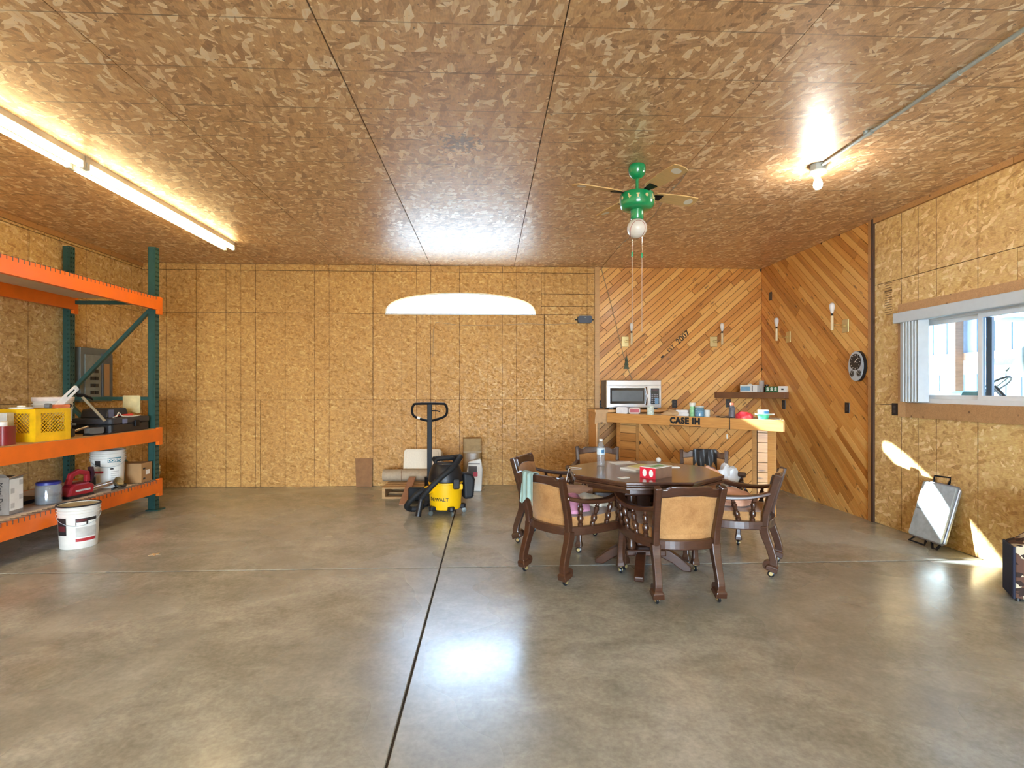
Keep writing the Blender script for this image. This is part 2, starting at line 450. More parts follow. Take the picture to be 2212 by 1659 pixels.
def clip(poly, nx, ny, d):          # keep nx*x + ny*y <= d
    out = []
    for i, p in enumerate(poly):
        q = poly[(i+1) % len(poly)]; a = nx*p[0]+ny*p[1]-d; b = nx*q[0]+ny*q[1]-d
        if a <= 0: out.append(p)
        if a * b < 0:
            t = a/(a-b); out.append((p[0]+(q[0]-p[0])*t, p[1]+(q[1]-p[1])*t))
    return out
def area(p): return abs(sum(p[i][0]*p[(i+1)%len(p)][1]-p[(i+1)%len(p)][0]*p[i][1] for i in range(len(p)))/2)
def planks(parent, m, rect, ang, w, th, frame, seed, lmin=0.4, lmax=1.5, gap=0.0042, name='plank'):
    """boards laid at an angle over a rectangle (u,v); frame = 4x4 taking (u, v, out) into the parent's space"""
    rg = random.Random(seed); u0, u1, v0, v1 = rect; ca, sa = math.cos(ang), math.sin(ang)
    cu, cv = (u0+u1)/2, (v0+v1)/2; L = math.hypot(u1-u0, v1-v0)
    k = int(L / w / 2) + 2
    for i in range(-k, k + 1):
        s = -L/2 - rg.random() * lmax
        while s < L/2:
            e = s + rg.uniform(lmin, lmax)
            n0, n1 = i*w + gap/2, (i+1)*w - gap/2
            poly = [(cu+ca*a-sa*b, cv+sa*a+ca*b) for a, b in ((s+gap/2, n0), (e-gap/2, n0), (e-gap/2, n1), (s+gap/2, n1))]
            for nx, ny, d in ((1,0,u1), (-1,0,-u0), (0,1,v1), (0,-1,-v0)):
                poly = clip(poly, nx, ny, d) if poly else poly
            s = e
            if len(poly) < 3 or area(poly) < 0.0008: continue
            mx = sum(p[0] for p in poly)/len(poly); my = sum(p[1] for p in poly)/len(poly)
            loc = [((p[0]-mx)*ca+(p[1]-my)*sa, -(p[0]-mx)*sa+(p[1]-my)*ca) for p in poly]
            t = th + rg.uniform(-0.0012, 0.0012)
            b = MB(); nn = len(loc); c = 0.0015
            sh = [(x*(1-c/max(0.03,abs(x)+0.001)), y*(1-c/max(0.02,abs(y)+0.001))) for x, y in loc]
            b.add([(x,y,0) for x,y in loc]+[(x,y,t-0.002) for x,y in loc]+[(x,y,t) for x,y in sh],
                  [tuple(range(nn))[::-1], tuple(range(2*nn,3*nn))]+[(q*nn+j,q*nn+(j+1)%nn,(q+1)*nn+(j+1)%nn,(q+1)*nn+j) for q in (0,1) for j in range(nn)])
            o = part(name, b, m, parent)
            o.matrix_local = frame @ Matrix.Translation((mx, my, 0)) @ Matrix.Rotation(ang, 4, 'Z')

# ================================================================== THE ROOM
def minus(rect, hole):
    a0, a1, b0, b1 = rect
    if hole is None: return [rect]
    h0, h1, k0, k1 = hole
    h0, h1, k0, k1 = max(a0,h0), min(a1,h1), max(b0,k0), min(b1,k1)
    if h0 >= h1 or k0 >= k1: return [rect]
    out = []
    if b0 < k0: out.append((a0, a1, b0, k0))
    if k1 < b1: out.append((a0, a1, k1, b1))
    if a0 < h0: out.append((a0, h0, k0, k1))
    if h1 < a1: out.append((h1, a1, k0, k1))
    return out
def wall_boxes(axis, p0, p1, rects):
    b = MB()
    for a0, a1, z0, z1 in rects:
        if axis == 'y': b.box(a0, a1, p0, p1, z0, z1)
        else: b.box(p0, p1, a0, a1, z0, z1)
    return b
def panel(parent, axis, p0, p1, rect, m, hole=None, g=0.003):
    r = (rect[0]+g, rect[1]-g, rect[2]+g, rect[3]-g)
    rs = minus(r, hole)
    if rs: part('panel', wall_boxes(axis, p0, p1, rs), m, parent)

# ---- floor: poured slabs with sawn joints
JX, JY = -0.372, 4.17
base_m = mat('joint_dirt', (74, 58, 42), 0.9, var=0.2)
fl = struct('floor', MB().box(XL-0.12, XR+0.12, YF-0.12, YB+0.12, -0.16, -0.012), base_m)
for (x0, x1) in ((XL-0.1, JX-0.0055), (JX+0.0055, XR+0.1)):
    for (y0, y1) in ((YF-0.1, -0.203), (-0.197, JY-0.008), (JY+0.008, YB+0.1)):
        part('slab', MB().box(x0, x1, y0, y1, -0.012, 0.0), CONC, fl, bevel=0.003, seg=1)

# ---- ceiling sheets
ce = struct('ceiling', MB().box(XL-0.12, XR+0.12, YF-0.12, YB+0.12, ZC+0.012, ZC+0.12), mat('attic_board', (88, 62, 38), 0.9))
SEAMX = [XL, -4.38, -3.19, -2.005, -0.818, 0.368, 1.557, 2.745, XR]
for i in range(len(SEAMX)-1):
    y = 7.70 - 2.4384 + (1.2192 if i % 2 else 0); ys = [YB]
    while y > YF: ys.append(y); y -= 2.4384
    ys.append(YF)
    for a, b in zip(ys[1:], ys[:-1]):
        g = 0.004 if i in (3, 4) else 0.002
        part('panel', MB().box(SEAMX[i]+g, SEAMX[i+1]-g, a+0.0015, b-0.0015, ZC, ZC+0.012), OSB_CEIL, ce)

# ---- back wall with the arched window
WX0, WX1, WZ0, WZ1 = -1.459, 0.676, 2.44, 2.746
PX = 1.564                                            # where the pine boarding begins
FZ = 3.035                                            # top of the sheets, a strip runs above
WBACK = mat('wall_backing', (58, 38, 22), 0.9)
wb = struct('wall_back', wall_boxes('y', YB+0.012, YB+0.14, minus((XL-0.12, XR+0.12, -0.012, ZC+0.012), (WX0, WX1, WZ0, WZ1))), WBACK)
for z0, z1, xs in ((0, 1.2192, [XL, -3.19, -0.75, PX-0.035]), (1.2192, 2.44, [XL, -4.07, -1.63, 0.80, PX-0.035])):
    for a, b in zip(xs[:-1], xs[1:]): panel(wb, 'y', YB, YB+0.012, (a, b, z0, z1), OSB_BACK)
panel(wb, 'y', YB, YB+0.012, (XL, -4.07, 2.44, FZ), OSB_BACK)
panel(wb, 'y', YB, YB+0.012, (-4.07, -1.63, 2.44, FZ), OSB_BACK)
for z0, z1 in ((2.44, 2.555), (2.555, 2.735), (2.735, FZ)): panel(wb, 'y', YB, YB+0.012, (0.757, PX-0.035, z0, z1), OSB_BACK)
xm, hw = (WX0+WX1)/2, (WX1-WX0)/2
def arch(grow=0.0, n=28):                             # flattened arch, left foot to right foot
    return [(xm - (hw+grow)*math.cos(math.pi*i/n), WZ0 + (WZ1-WZ0+grow) * max(0.0, math.sin(math.pi*i/n))**0.72) for i in range(n+1)]
part('panel', MB().prism([(-1.628, 2.442)] + arch() + [(0.755, 2.442), (0.755, FZ-0.002), (-1.628, FZ-0.002)], YB, YB+0.012, 'xz'), OSB_BACK, wb)
for a, b in ((XL, -3.3), (-3.3, -1.6), (-1.6, 0.2), (0.2, PX-0.035)): panel(wb, 'y', YB-0.006, YB+0.012, (a, b, FZ, ZC), OSB_BACK)
planks(wb, PINE, (PX+0.03, XR-0.002, 0.0, ZC-0.001), R(42), 0.074, 0.014, Matrix(((1,0,0,0),(0,0,-1,YB+0.013),(0,1,0,0),(0,0,0,1))), 11)
struct('trim_1', MB().box(PX-0.035, PX+0.03, YB-0.012, YB+0.011, 0, ZC), TRIMW)

w1 = struct('window_1', MB().sweep([(x, YB+0.07, z) for x, z in arch(-0.004)], [(-0.05,-0.012),(0.05,-0.012),(0.05,0.012),(-0.05,0.012)], up=(0,0,1)), mat('white_vinyl', (232, 236, 238), 0.4, var=0.02))
part('sill', MB().box(WX0, WX1, YB-0.004, YB+0.13, WZ0-0.012, WZ0+0.006), MATS['white_vinyl'], w1)
part('glazing_bead', MB().tube([(xm+(x-xm)*0.965, YB+0.055, WZ0+(z-WZ0)*0.90+0.004) for x, z in arch()], 0.007, 6), MATS['white_vinyl'], w1)
part('pane', MB().prism(arch(-0.006), YB+0.068, YB+0.072, 'xz'), GLASS, w1)
portal('window_portal', ((WX0+WX1)/2, YB+0.15, (WZ0+WZ1)/2), (R(-90), 0, 0), WX1-WX0, WZ1-WZ0)

# ---- left wall
wl = struct('wall_left', MB().box(XL-0.14, XL-0.012, YF-0.12, YB+0.012, -0.012, ZC+0.012), WBACK)
for z0, z1, off in ((0, 1.2192, 0.0), (1.2192, 2.44, 1.22), (2.44, FZ, 0.6)):
    ys = [YB]; y = YB - 2.4384 + off
    while y > YF: ys.append(y); y -= 2.4384
    ys.append(YF)
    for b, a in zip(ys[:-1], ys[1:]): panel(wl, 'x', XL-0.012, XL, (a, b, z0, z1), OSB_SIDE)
struct('trim_2', MB().box(XL, XL+0.02, YF, YB, FZ+0.03, ZC), TRIMW)
for a, b in ((3.0, 4.9), (4.9, 6.1), (6.1, 7.68)): panel(wl, 'x', XL-0.012, XL+0.008, (a, b, FZ, FZ+0.03), OSB_SIDE)

# ---- right wall with the sliding window
TY = 5.43                                             # dark upright trim between pine and strand board
VY0, VY1, VZ0, VZ1 = 3.45, 4.95, 1.245, 2.03
hole = (VY0, VY1, VZ0, VZ1)
wr = struct('wall_right', wall_boxes('x', XR+0.012, XR+0.14, minus((YF-0.12, YB+0.012, -0.012, ZC+0.012), hole)), WBACK)
for z0, z1, off in ((0, 1.2192, 0.0), (1.2192, 2.44, 0.9), (2.44, FZ+0.04, 0.3)):
    ys = [TY]; y = TY - 2.4384 + off
    while y > YF: ys.append(y); y -= 2.4384
    ys.append(YF)
    for b, a in zip(ys[:-1], ys[1:]): panel(wr, 'x', XR, XR+0.012, (a, b, z0, z1), OSB_RIGHT_LIT, hole)
planks(wr, PINE, (-YB+0.002, -TY, 0.0, ZC-0.001), R(-42), 0.074, 0.014, Matrix(((0,0,-1,XR+0.013),(-1,0,0,0),(0,1,0,0),(0,0,0,1))), 23)
struct('trim_3', MB().box(XR-0.02, XR+0.011, TY-0.012, TY+0.035, 0, ZC), TRIMW)
struct('trim_4', MB().box(XR-0.022, XR-0.001, TY-0.042, TY-0.013, 0, ZC), mat('brown_trim', (72, 50, 38), 0.5, var=0.15, scale=5, stretch=(8, 8, 1)))
for n_, (a, b) in enumerate(((-2.4, 0.2), (0.2, 2.25), (2.25, 3.9), (3.9, TY-0.045))):
    o = struct('trim_%d' % (5+n_), MB().box(XR-0.022, XR+0.011, a+0.002, b-0.002, FZ+0.04, ZC), TRIMW)
VIN = MATS['white_vinyl']
w2 = struct('window_2', MB().box(XR-0.004, XR+0.10, VY0, VY1, VZ0, VZ0+0.04).box(XR-0.004, XR+0.10, VY0, VY1, VZ1-0.04, VZ1).box(XR-0.004, XR+0.10, VY1-0.035, VY1, VZ0+0.04, VZ1-0.04).box(XR-0.004, XR+0.10, VY0, VY0+0.035, VZ0+0.04, VZ1-0.04), VIN)
def sash(y0, y1, x):
    b = MB(); t = 0.035; z0, z1 = VZ0+0.04, VZ1-0.04
    b.box(x, x+0.03, y0, y1, z0, z0+t).box(x, x+0.03, y0, y1, z1-t, z1).box(x, x+0.03, y0, y0+t, z0+t, z1-t).box(x, x+0.03, y1-t, y1, z0+t, z1-t)
    f = part('sash', b, VIN, w2)
    part('pane', MB().box(x+0.012, x+0.016, y0+t, y1-t, z0+t, z1-t), GLASS, f)
sash(4.165, VY1-0.035, XR+0.055); sash(VY0+0.035, 4.235, XR+0.015)
part('meeting_strip', MB().box(XR+0.046, XR+0.056, 4.155, 4.195, VZ0+0.045, VZ1-0.045), mat('grey_weatherstrip', (70, 84, 88), 0.6), w2)
for nm, bx in (('casing', (VY1, VY1+0.10, VZ0-0.14, 2.10)), ('casing', (VY0-0.10, VY0, VZ0-0.14, 2.10)), ('casing', (VY0-0.10, VY1+0.10, 2.10, 2.19)), ('sill', (VY0, VY1, VZ0-0.14, VZ0))):
    part(nm, MB().box(XR-0.022, XR-0.0005, bx[0]+0.001, bx[1]-0.001, bx[2]+0.001, bx[3]-0.001), LUMBER, w2)
portal('side_portal', (XR+0.17, (VY0+VY1)/2, (VZ0+VZ1)/2), (0, R(90), 0), VZ1-VZ0, VY1-VY0)

# ---- unseen front wall behind the lens; door opening added to let fill daylight in
DX0, DX1, DZ = -2.0, 2.0, 2.40
struct('wall_front', wall_boxes('y', YF-0.14, YF, minus((XL-0.12, XR+0.12, -0.012, ZC+0.012), (DX0, DX1, -0.1, DZ))), OSB_BACK)
portal('fill_door_portal', (0, YF-0.16, DZ/2), (R(90), 0, 0), DX1-DX0, DZ)

# ================================================================== OUTSIDE
gr = struct('ground', MB().box(-60, 60, -60, 60, -0.30, -0.17), mat('pale_gravel', (196, 190, 178), 0.9, var=0.15, scale=3))
SID = mat('ribbed_siding', (148, 166, 190), 0.6, var=0.04)
OW = mat('weathered_lumber', (164, 128, 104), 0.8, var=0.15, scale=5, stretch=(1, 1, 6))
LX = 8.6
ws = struct('wall_shed', MB().box(LX+0.02, LX+0.06, 4.0, 18.0, 1.95, 4.6), SID)
for k in range(44): part('rib', MB().box(LX, LX+0.02, 4.1+k*0.315, 4.14+k*0.315, 1.95, 4.6), SID, ws)
for z in (1.95, 2.95): part('girt', MB().box(LX-0.06, LX-0.001, 4.0, 18.0, z-0.07, z+0.07), OW, ws)
for y in (6.2, 9.42, 12.7): part('post', MB().box(LX-0.21, LX-0.061, y-0.08, y+0.08, -0.17, 4.4), OW, ws)
struct('shade_shell', MB().box(4.14, 9.85, -1.0, 30.0, 4.76, 4.82).box(9.95, 16.0, -1.0, 30.0, 4.76, 4.82).box(4.14, 4.20, -1.0, 30.0, 3.26, 4.76).box(16.0, 16.1, -1.0, 30.0, -0.17, 4.82).box(4.14, 16.0, -1.1, -1.0, -0.17, 4.82), mat('shade_sheet', (170, 176, 184), 0.6))  # unseen roof and walls added to darken the yard, open at one slot
wn = struct('wall_neighbour', MB().box(14.0, 14.2, 2.0, 30.0, -0.17, 1.95), mat('white_siding', (176, 190, 206), 0.6, var=0.03))
for k in range(60): part('rib', MB().box(13.97, 13.999, 4.1+k*0.43, 4.22+k*0.43, -0.17, 1.8), MATS['white_siding'], wn)
part('fascia', MB().box(13.90, 13.999, 4.0, 30.0, 1.80, 2.02), PAPER, wn)

for y in (5.0, 7.4, 9.8): part('rafter', MB().box(4.14, LX+0.06, y-0.03, y+0.03, 4.601, 4.75), OW, ws)
GRN = mat('tractor_green', (96, 176, 150), 0.4, var=0.08)
tp = plane_x(2147, 835, 7.0)
tr = thing('tractor', 'green tractor with black steering wheel parked outside the sliding window', 'tractor', (tp.x, tp.y, -0.17))
part('hood', MB().prism(rrect(-1.0, -0.25, 0.55, 1.42, 0.12), -0.35, 0.35, 'xz', Matrix.Rotation(R(90), 4, 'Z')), GRN, tr, smooth=True)
wz = tp.z + 0.17
Mw = Matrix.Translation((0, 0, wz)) @ Matrix.Rotation(R(20), 4, 'Z') @ Matrix.Rotation(R(-38), 4, 'X')
sw = part('steering_wheel', MB().tube([Mw @ Vector((0.21*math.cos(2*math.pi*k/28), 0.21*math.sin(2*math.pi*k/28), 0)) for k in range(28)], 0.014, 8, closed=True, up=(0.1, 0.3, 1)), BLACKP, tr, smooth=True)
b = MB()
for k in range(3): b.tube([Mw @ Vector((0, 0, -0.02)), Mw @ Vector((0.205*math.cos(2.1*k+0.5), 0.205*math.sin(2.1*k+0.5), 0))], 0.010, 6)
part('spokes', b, BLACKP, sw)
part('steering_column', MB().tube([Mw @ Vector((0, 0, 0)), Mw @ Vector((0, 0, -0.75))], 0.03, 8, up=(0, 1, 0)), BLACKM, tr)
part('dashboard', MB().box(-0.32, 0.32, -0.02, 0.42, 0.6, 1.18), mat('faded_green', (84, 120, 104), 0.6), tr, bevel=0.04)
part('seat', MB().prism(rrect(-1.25, -0.80, 0.85, 1.35, 0.10), -0.24, 0.24, 'yz'), BLACKP, tr, smooth=True)
for sx in (-0.55, 0.55):
    part('rear_wheel', MB().lathe([(0.2,-0.14),(0.5,-0.16),(0.6,-0.10),(0.6,0.10),(0.5,0.16),(0.2,0.14)], 24, M=Matrix.Translation((sx, -0.75, 0.6)) @ Matrix.Rotation(R(90), 4, 'Y')), RUBBER, tr, smooth=True)
    part('front_wheel', MB().lathe([(0.1,-0.08),(0.28,-0.09),(0.34,-0.05),(0.34,0.05),(0.28,0.09),(0.1,0.08)], 20, M=Matrix.Translation((sx*0.8, 0.85, 0.34)) @ Matrix.Rotation(R(90), 4, 'Y')), RUBBER, tr, smooth=True)
    part('axle', MB().cyl((0, -0.75, 0.6), (sx, -0.75, 0.6), 0.06), BLACKM, tr)
hp = plane_x(2062, 858, 5.6)
ht = thing('mower', 'pale green riding mower hood right outside the sliding window', 'mower', (hp.x, hp.y, -0.17))
part('body', MB().prism(rrect(-0.55, 0.55, 0.35, hp.z+0.17, 0.16), -0.3, 0.3, 'xz', Matrix.Rotation(R(60), 4, 'Z')), mat('aqua_green', (120, 206, 190), 0.35, var=0.06), ht, smooth=True)
part('seat', MB().prism(rrect(-0.2, 0.2, hp.z+0.10, hp.z+0.24, 0.05), -0.2, 0.2, 'xz', Matrix.Translation((0.42, 0.35, 0))), mat('grey_green_vinyl', (110, 132, 126), 0.5), ht, smooth=True)
for a in (-0.4, 0.4):
    for b_ in (-0.36, 0.22): part('wheel', MB().cyl((a, b_, 0.2), (a, b_+0.14, 0.2), 0.2, n=20), RUBBER, ht)
t0 = plane_x(2170, 800, 6.4); t1 = plane_x(2225, 740, 6.4); t2 = plane_x(2225, 815, 6.4)
tarp = MB().sheet(lambda u, v: (6.4 + 0.03*math.sin(9*u+2*v), t0.y + (t1.y-t0.y)*u*1.6, (t0.z + (t1.z-t0.z)*u*1.6)*(1-v) + (t0.z - 0.02 + (t2.z-t0.z)*u*1.6)*v), 20, 8, 0.01)
single('hanging_tarp', tarp, mat('grey_canvas', (120, 126, 122), 0.9, var=0.2, scale=6, bump=0.4), 'grey canvas tarp hanging in the shed beyond the window', 'tarp', smooth=True)
lp = plane_x(2200, 684, 6.0)
sh_ = thing('shed_light', 'white dish lamp hung under the shed roof outside', 'lamp', (lp.x, lp.y-0.1, lp.z))
part('shade', MB().lathe([(0.02, 0.10), (0.05, 0.09), (0.28, 0.0), (0.285, -0.03), (0.24, -0.045)], 24), WHITEP, sh_, smooth=True)
part('cord', MB().cyl((0, 0, 0.1), (0, 0, 4.62-lp.z), 0.008, n=6), BLACKP, sh_)

# ================================================================== LAMPS AND THINGS ON CEILING AND WALLS
def emitter(name, col, strength):
    t = NT(name); t.b.inputs['Base Color'].default_value = (0.9, 0.9, 0.9, 1)
    t.b.inputs['Emission Color'].default_value = lin(col)
    n = t.noise(t.n('ShaderNodeTexCoord').outputs['Object'], 2.0, 1)
    t.l(t.math('MULTIPLY_ADD', n, strength * 0.1, strength * 0.95), t.b.inputs['Emission Strength'])
    return t.m
TUBE = emitter('tube_glow', (255, 226, 164), 14.0)
BULB = emitter('bulb_glow', (255, 247, 232), 240.0)
WENAM = mat('white_enamel', (196, 198, 190), 0.4, var=0.04)

def strip(y_far, label):
    t = thing('strip_light', label, 'light', (-3.08, y_far - 2.38, ZC), 0, 'strip lights in a row on the ceiling')
    part('housing', MB().prism([(-0.055, 0), (0.055, 0), (0.06, -0.045), (0.03, -0.07), (-0.03, -0.07), (-0.06, -0.045)], 0.0, 2.38, 'xz'), WENAM, t)
    for sx in (-0.05, 0.05):
        part('tube', MB().cyl((sx, 0.03, -0.085), (sx, 2.35, -0.085), 0.017, n=10), TUBE, t, smooth=True)
        for yy in (0.016, 2.364): part('socket', MB().cbox((sx, yy, -0.075), (0.034, 0.026, 0.055)), WENAM, t)
    return t
strip(6.57, 'long white fluorescent strip light ending near the green rack post')
strip(4.18, 'white fluorescent strip light nearest the lens, running out of the left edge')
strip(1.79, 'added fill strip light behind the lens, next in the ceiling row'); strip(-1.4, 'added fill strip light farthest behind the lens')  # both added out of view to light the room

BX, BY = 2.575, 4.11
def bulb_lamp(y, label, lit=BULB):
    t = thing('bulb_lamp', label, 'lamp', (BX, y, ZC), 0, 'bare bulbs on the conduit')
    part('junction_box', MB().lathe([(0.058, -0.048), (0.06, -0.044), (0.06, 0.0)], 8), GALV, t)
    part('lampholder', MB().lathe([(0.022, -0.085), (0.034, -0.08), (0.055, -0.064), (0.062, -0.049)], 24), WENAM, t, smooth=True)
    part('bulb', MB().lathe([(0.004, -0.190), (0.018, -0.186), (0.029, -0.172), (0.033, -0.152), (0.029, -0.130), (0.018, -0.108), (0.014, -0.085)], 20), lit, t, smooth=True)
    return t
bulb_lamp(BY, 'bare lit ceiling bulb at the end of the grey conduit')
bulb_lamp(-0.6, 'added bare fill bulb behind the lens')  # extra bulb added out of view to light the room
cd = thing('conduit', 'grey metal conduit running along the ceiling to the bare bulb', 'conduit', (BX, BY, ZC - 0.02))
part('pipe', MB().cyl((0, -0.05, 0), (0, -4.65, 0), 0.0115, n=12), GALV, cd, smooth=True)
for yy in (-0.55, -1.22): part('coupling', MB().cyl((0, yy, 0), (0, yy-0.05, 0), 0.0155, n=12), GALV, cd, smooth=True)
part('strap', MB().box(-0.03, 0.03, -0.57, -0.55, 0.0, 0.0195), GALV, cd)

# ---- ceiling fan
GREEN = mat('fan_green', (18, 140, 84), 0.22, var=0.04, coat=0.4)
BLADE = mat('blade_maple', (206, 172, 118), 0.45, var=0.08, scale=6, stretch=(1, 12, 1))
CREAM = mat('cream_paint', (226, 210, 160), 0.5, var=0.04)
fan = thing('ceiling_fan', 'green ceiling fan with wooden blades and a baseball globe', 'fan', (1.164, 4.18, ZC), R(18))
part('canopy', MB().lathe([(0.018, -0.105), (0.035, -0.10), (0.060, -0.075), (0.068, -0.04), (0.066, -0.008), (0.060, 0.0)], 28), GREEN, fan, smooth=True)
part('downrod', MB().cyl((0, 0, -0.21), (0, 0, -0.095), 0.012, n=14), GREEN, fan, smooth=True)
mo = part('motor_housing', MB().lathe([(0.05, -0.352), (0.098, -0.347), (0.122, -0.335), (0.131, -0.318), (0.133, -0.236), (0.127, -0.226), (0.06, -0.216), (0.02, -0.195)], 36), GREEN, fan, smooth=True)
for k in range(12):
    a = 2*math.pi*k/12
    Mo = Matrix.Rotation(a, 4, 'Z') @ Matrix.Translation((0.1335, 0, -0.270))
    kind = k % 3
    b = MB()
    if kind == 0: b.ball((0, 0, 0), 0.014, 10, 6, (0.12, 1, 1), Mo)
    elif kind == 1: b.cbox((0, 0, 0), (0.003, 0.010, 0.040), Mo @ Matrix.Rotation(R(18), 4, 'X')).cbox((0, 0.006, -0.006), (0.003, 0.022, 0.008), Mo)
    else: b.cbox((0, 0, 0.006), (0.003, 0.024, 0.010), Mo).cbox((0, 0, -0.010), (0.003, 0.010, 0.024), Mo)
    part('ornament', b, CREAM, mo)
part('light_fitter', MB().lathe([(0.047, -0.425), (0.05, -0.42), (0.05, -0.352), (0.04, -0.345)], 24), GREEN, fan, smooth=True)
gb = part('globe', MB().ball((0, 0, -0.492), 0.077, 28, 16), mat('opal_globe', (246, 246, 246), 0.22, var=0.03), fan, smooth=True)
st = []
for i in range(60):
    tt = 2*math.pi*i/60; A = 0.44
    v = Vector((math.cos(tt)+A*math.cos(3*tt), math.sin(tt)-A*math.sin(3*tt), 2*math.sqrt(A)*math.sin(2*tt))).normalized()
    v = Matrix.Rotation(R(35), 3, 'X') @ Matrix.Rotation(R(20), 3, 'Z') @ v
    st.append(v*0.0775 + Vector((0, 0, -0.492)))
part('stitching', MB().tube(st, 0.0016, 5, closed=True), mat('red_thread', (150, 44, 50), 0.7), gb)
for k in range(4):
    Mb = Matrix.Rotation(R(90*k), 4, 'Z') @ Matrix.Translation((0.10, 0, -0.222)) @ Matrix.Rotation(R(-13), 4, 'X')
    out = [(0.06, -0.042), (0.16, -0.056), (0.34, -0.066), (0.44, -0.060), (0.455, -0.030), (0.455, 0.030), (0.44, 0.060), (0.34, 0.066), (0.16, 0.056), (0.06, 0.042)]
    bl = part('blade', MB().prism(out, -0.004, 0.004, 'xy', Mb), BLADE, fan)
    part('bracket', MB().prism([(-0.005, -0.016), (0.12, -0.034), (0.12, 0.034), (-0.005, 0.016)], -0.011, -0.0045, 'xy', Mb), BLACKM, bl)
    part('ball_emblem', MB().lathe([(0.036, -0.0062), (0.036, -0.0045)], 20, o=(0.385, 0, 0), M=Mb), PAPER, bl)
for sx in (-0.045, 0.045):
    ch = part('pull_chain', MB().cyl((sx, 0, -0.425), (sx, 0, -0.68), 0.0016, n=5), CHROME, fan)
    part('knob', MB().lathe([(0.004, -0.72), (0.008, -0.71), (0.006, -0.68)], 10, o=(sx, 0, 0)), GREEN, ch, smooth=True)
    part('string', MB().cyl((sx, 0, -0.72), (sx, 0, -1.30), 0.0026, n=6), mat('pale_string', (222, 196, 178), 0.8), ch)

# ---- cords
CORD = mat('brown_cord', (150, 132, 104), 0.6)
cpts = [plane_z(px, py, ZC-0.006) for px, py in ((1486, 368), (1470, 392), (1441, 420), (1418, 458), (1390, 492), (1345, 525), (1318, 556), (1300, 577))]
w0 = plane_y(1300, 584, YB-0.02)
cpts += [w0] + [plane_y(px, py, YB-0.02) for px, py in ((1318, 650), (1333, 710), (1346, 765), (1356, 795), (1366, 822))]
single('extension_cord', MB().tube(cpts, 0.0045, 6), CORD, 'thin cord running over the ceiling and down behind the microwave', 'cord', smooth=True)
dpts = [plane_y(px, py, YB-0.008) for px, py in ((1256, 698), (1180, 701), (1140, 699), (1060, 703), (1000, 703), (941, 696), (936, 712), (935, 770))]
single('alarm_wire', MB().tube(dpts, 0.003, 5), CORD, 'thin wire strung under the arched window to the black sensor', 'wire', smooth=True)
sp = plane_y(1262, 691, YB)
sn_ = thing('sensor_box', 'small black box sensor high on the strand board beside the pine', 'sensor', (sp.x, YB, sp.z))
part('housing', MB().prism(rrect(-0.10, 0.10, -0.05, 0.05, 0.025), -0.075, -0.001, 'xz'), mat('navy_plastic', (30, 38, 58), 0.4), sn_, smooth=True)
part('lens', MB().ball((0, -0.076, 0.025), 0.010, 12, 8), GALV, sn_, smooth=True)
part('bracket', MB().box(-0.135, 0.135, -0.02, -0.001, -0.008, 0.008), BLACKM, sn_)

# ---- candle sconces
OPAL = mat('lamp_glass', (238, 238, 240), 0.25, var=0.02)
IVORY = mat('candle_ivory', (224, 206, 168), 0.5, var=0.04)
def sconce(plate, wall, label):
    rz = 0 if wall == 'back' else R(-90)
    t = thing('wall_sconce', label, 'lamp', plate, rz, 'candle sconces on the pine boarding')
    part('plate', MB().cbox((0, -0.007, 0), (0.105, 0.012, 0.145)), BRASS, t, bevel=0.004)
    part('boss', MB().cyl((0, -0.013, 0), (0, -0.04, 0), 0.016), BRASS, t, smooth=True)
    for dz in (-0.012, 0.012): part('arm', MB().cyl((0.0, -0.035, dz), (0.045, -0.19, dz), 0.004, n=8), BRASS, t)
    part('candle_sleeve', MB().cyl((0.045, -0.19, -0.055), (0.045, -0.19, 0.105), 0.015, n=16), IVORY, t, smooth=True)
    part('socket', MB().cyl((0.045, -0.19, 0.105), (0.045, -0.19, 0.13), 0.012), BLACKM, t)
    part('bulb', MB().lathe([(0.012, 0.13), (0.018, 0.155), (0.026, 0.185), (0.0285, 0.21), (0.026, 0.232), (0.016, 0.246), (0.004, 0.250)], 20, o=(0.045, -0.19, 0)), OPAL, t, smooth=True)
    return t
p = plane_y(1350, 738, YB); sconce((p.x, YB-0.0015, p.z), 'back', 'unlit candle sconce above the microwave')
p = plane_y(1541, 738, YB); sconce((p.x, YB-0.0015, p.z), 'back', 'unlit candle sconce right of the 2007 lettering')
p = plane_x(1704, 728, XR); sconce((XR-0.0015, p.y, p.z), 'right', 'unlit candle sconce on the right wall near the corner')
p = plane_x(1828, 704, XR); sconce((XR-0.0015, p.y, p.z), 'right', 'unlit candle sconce above the oval clock')

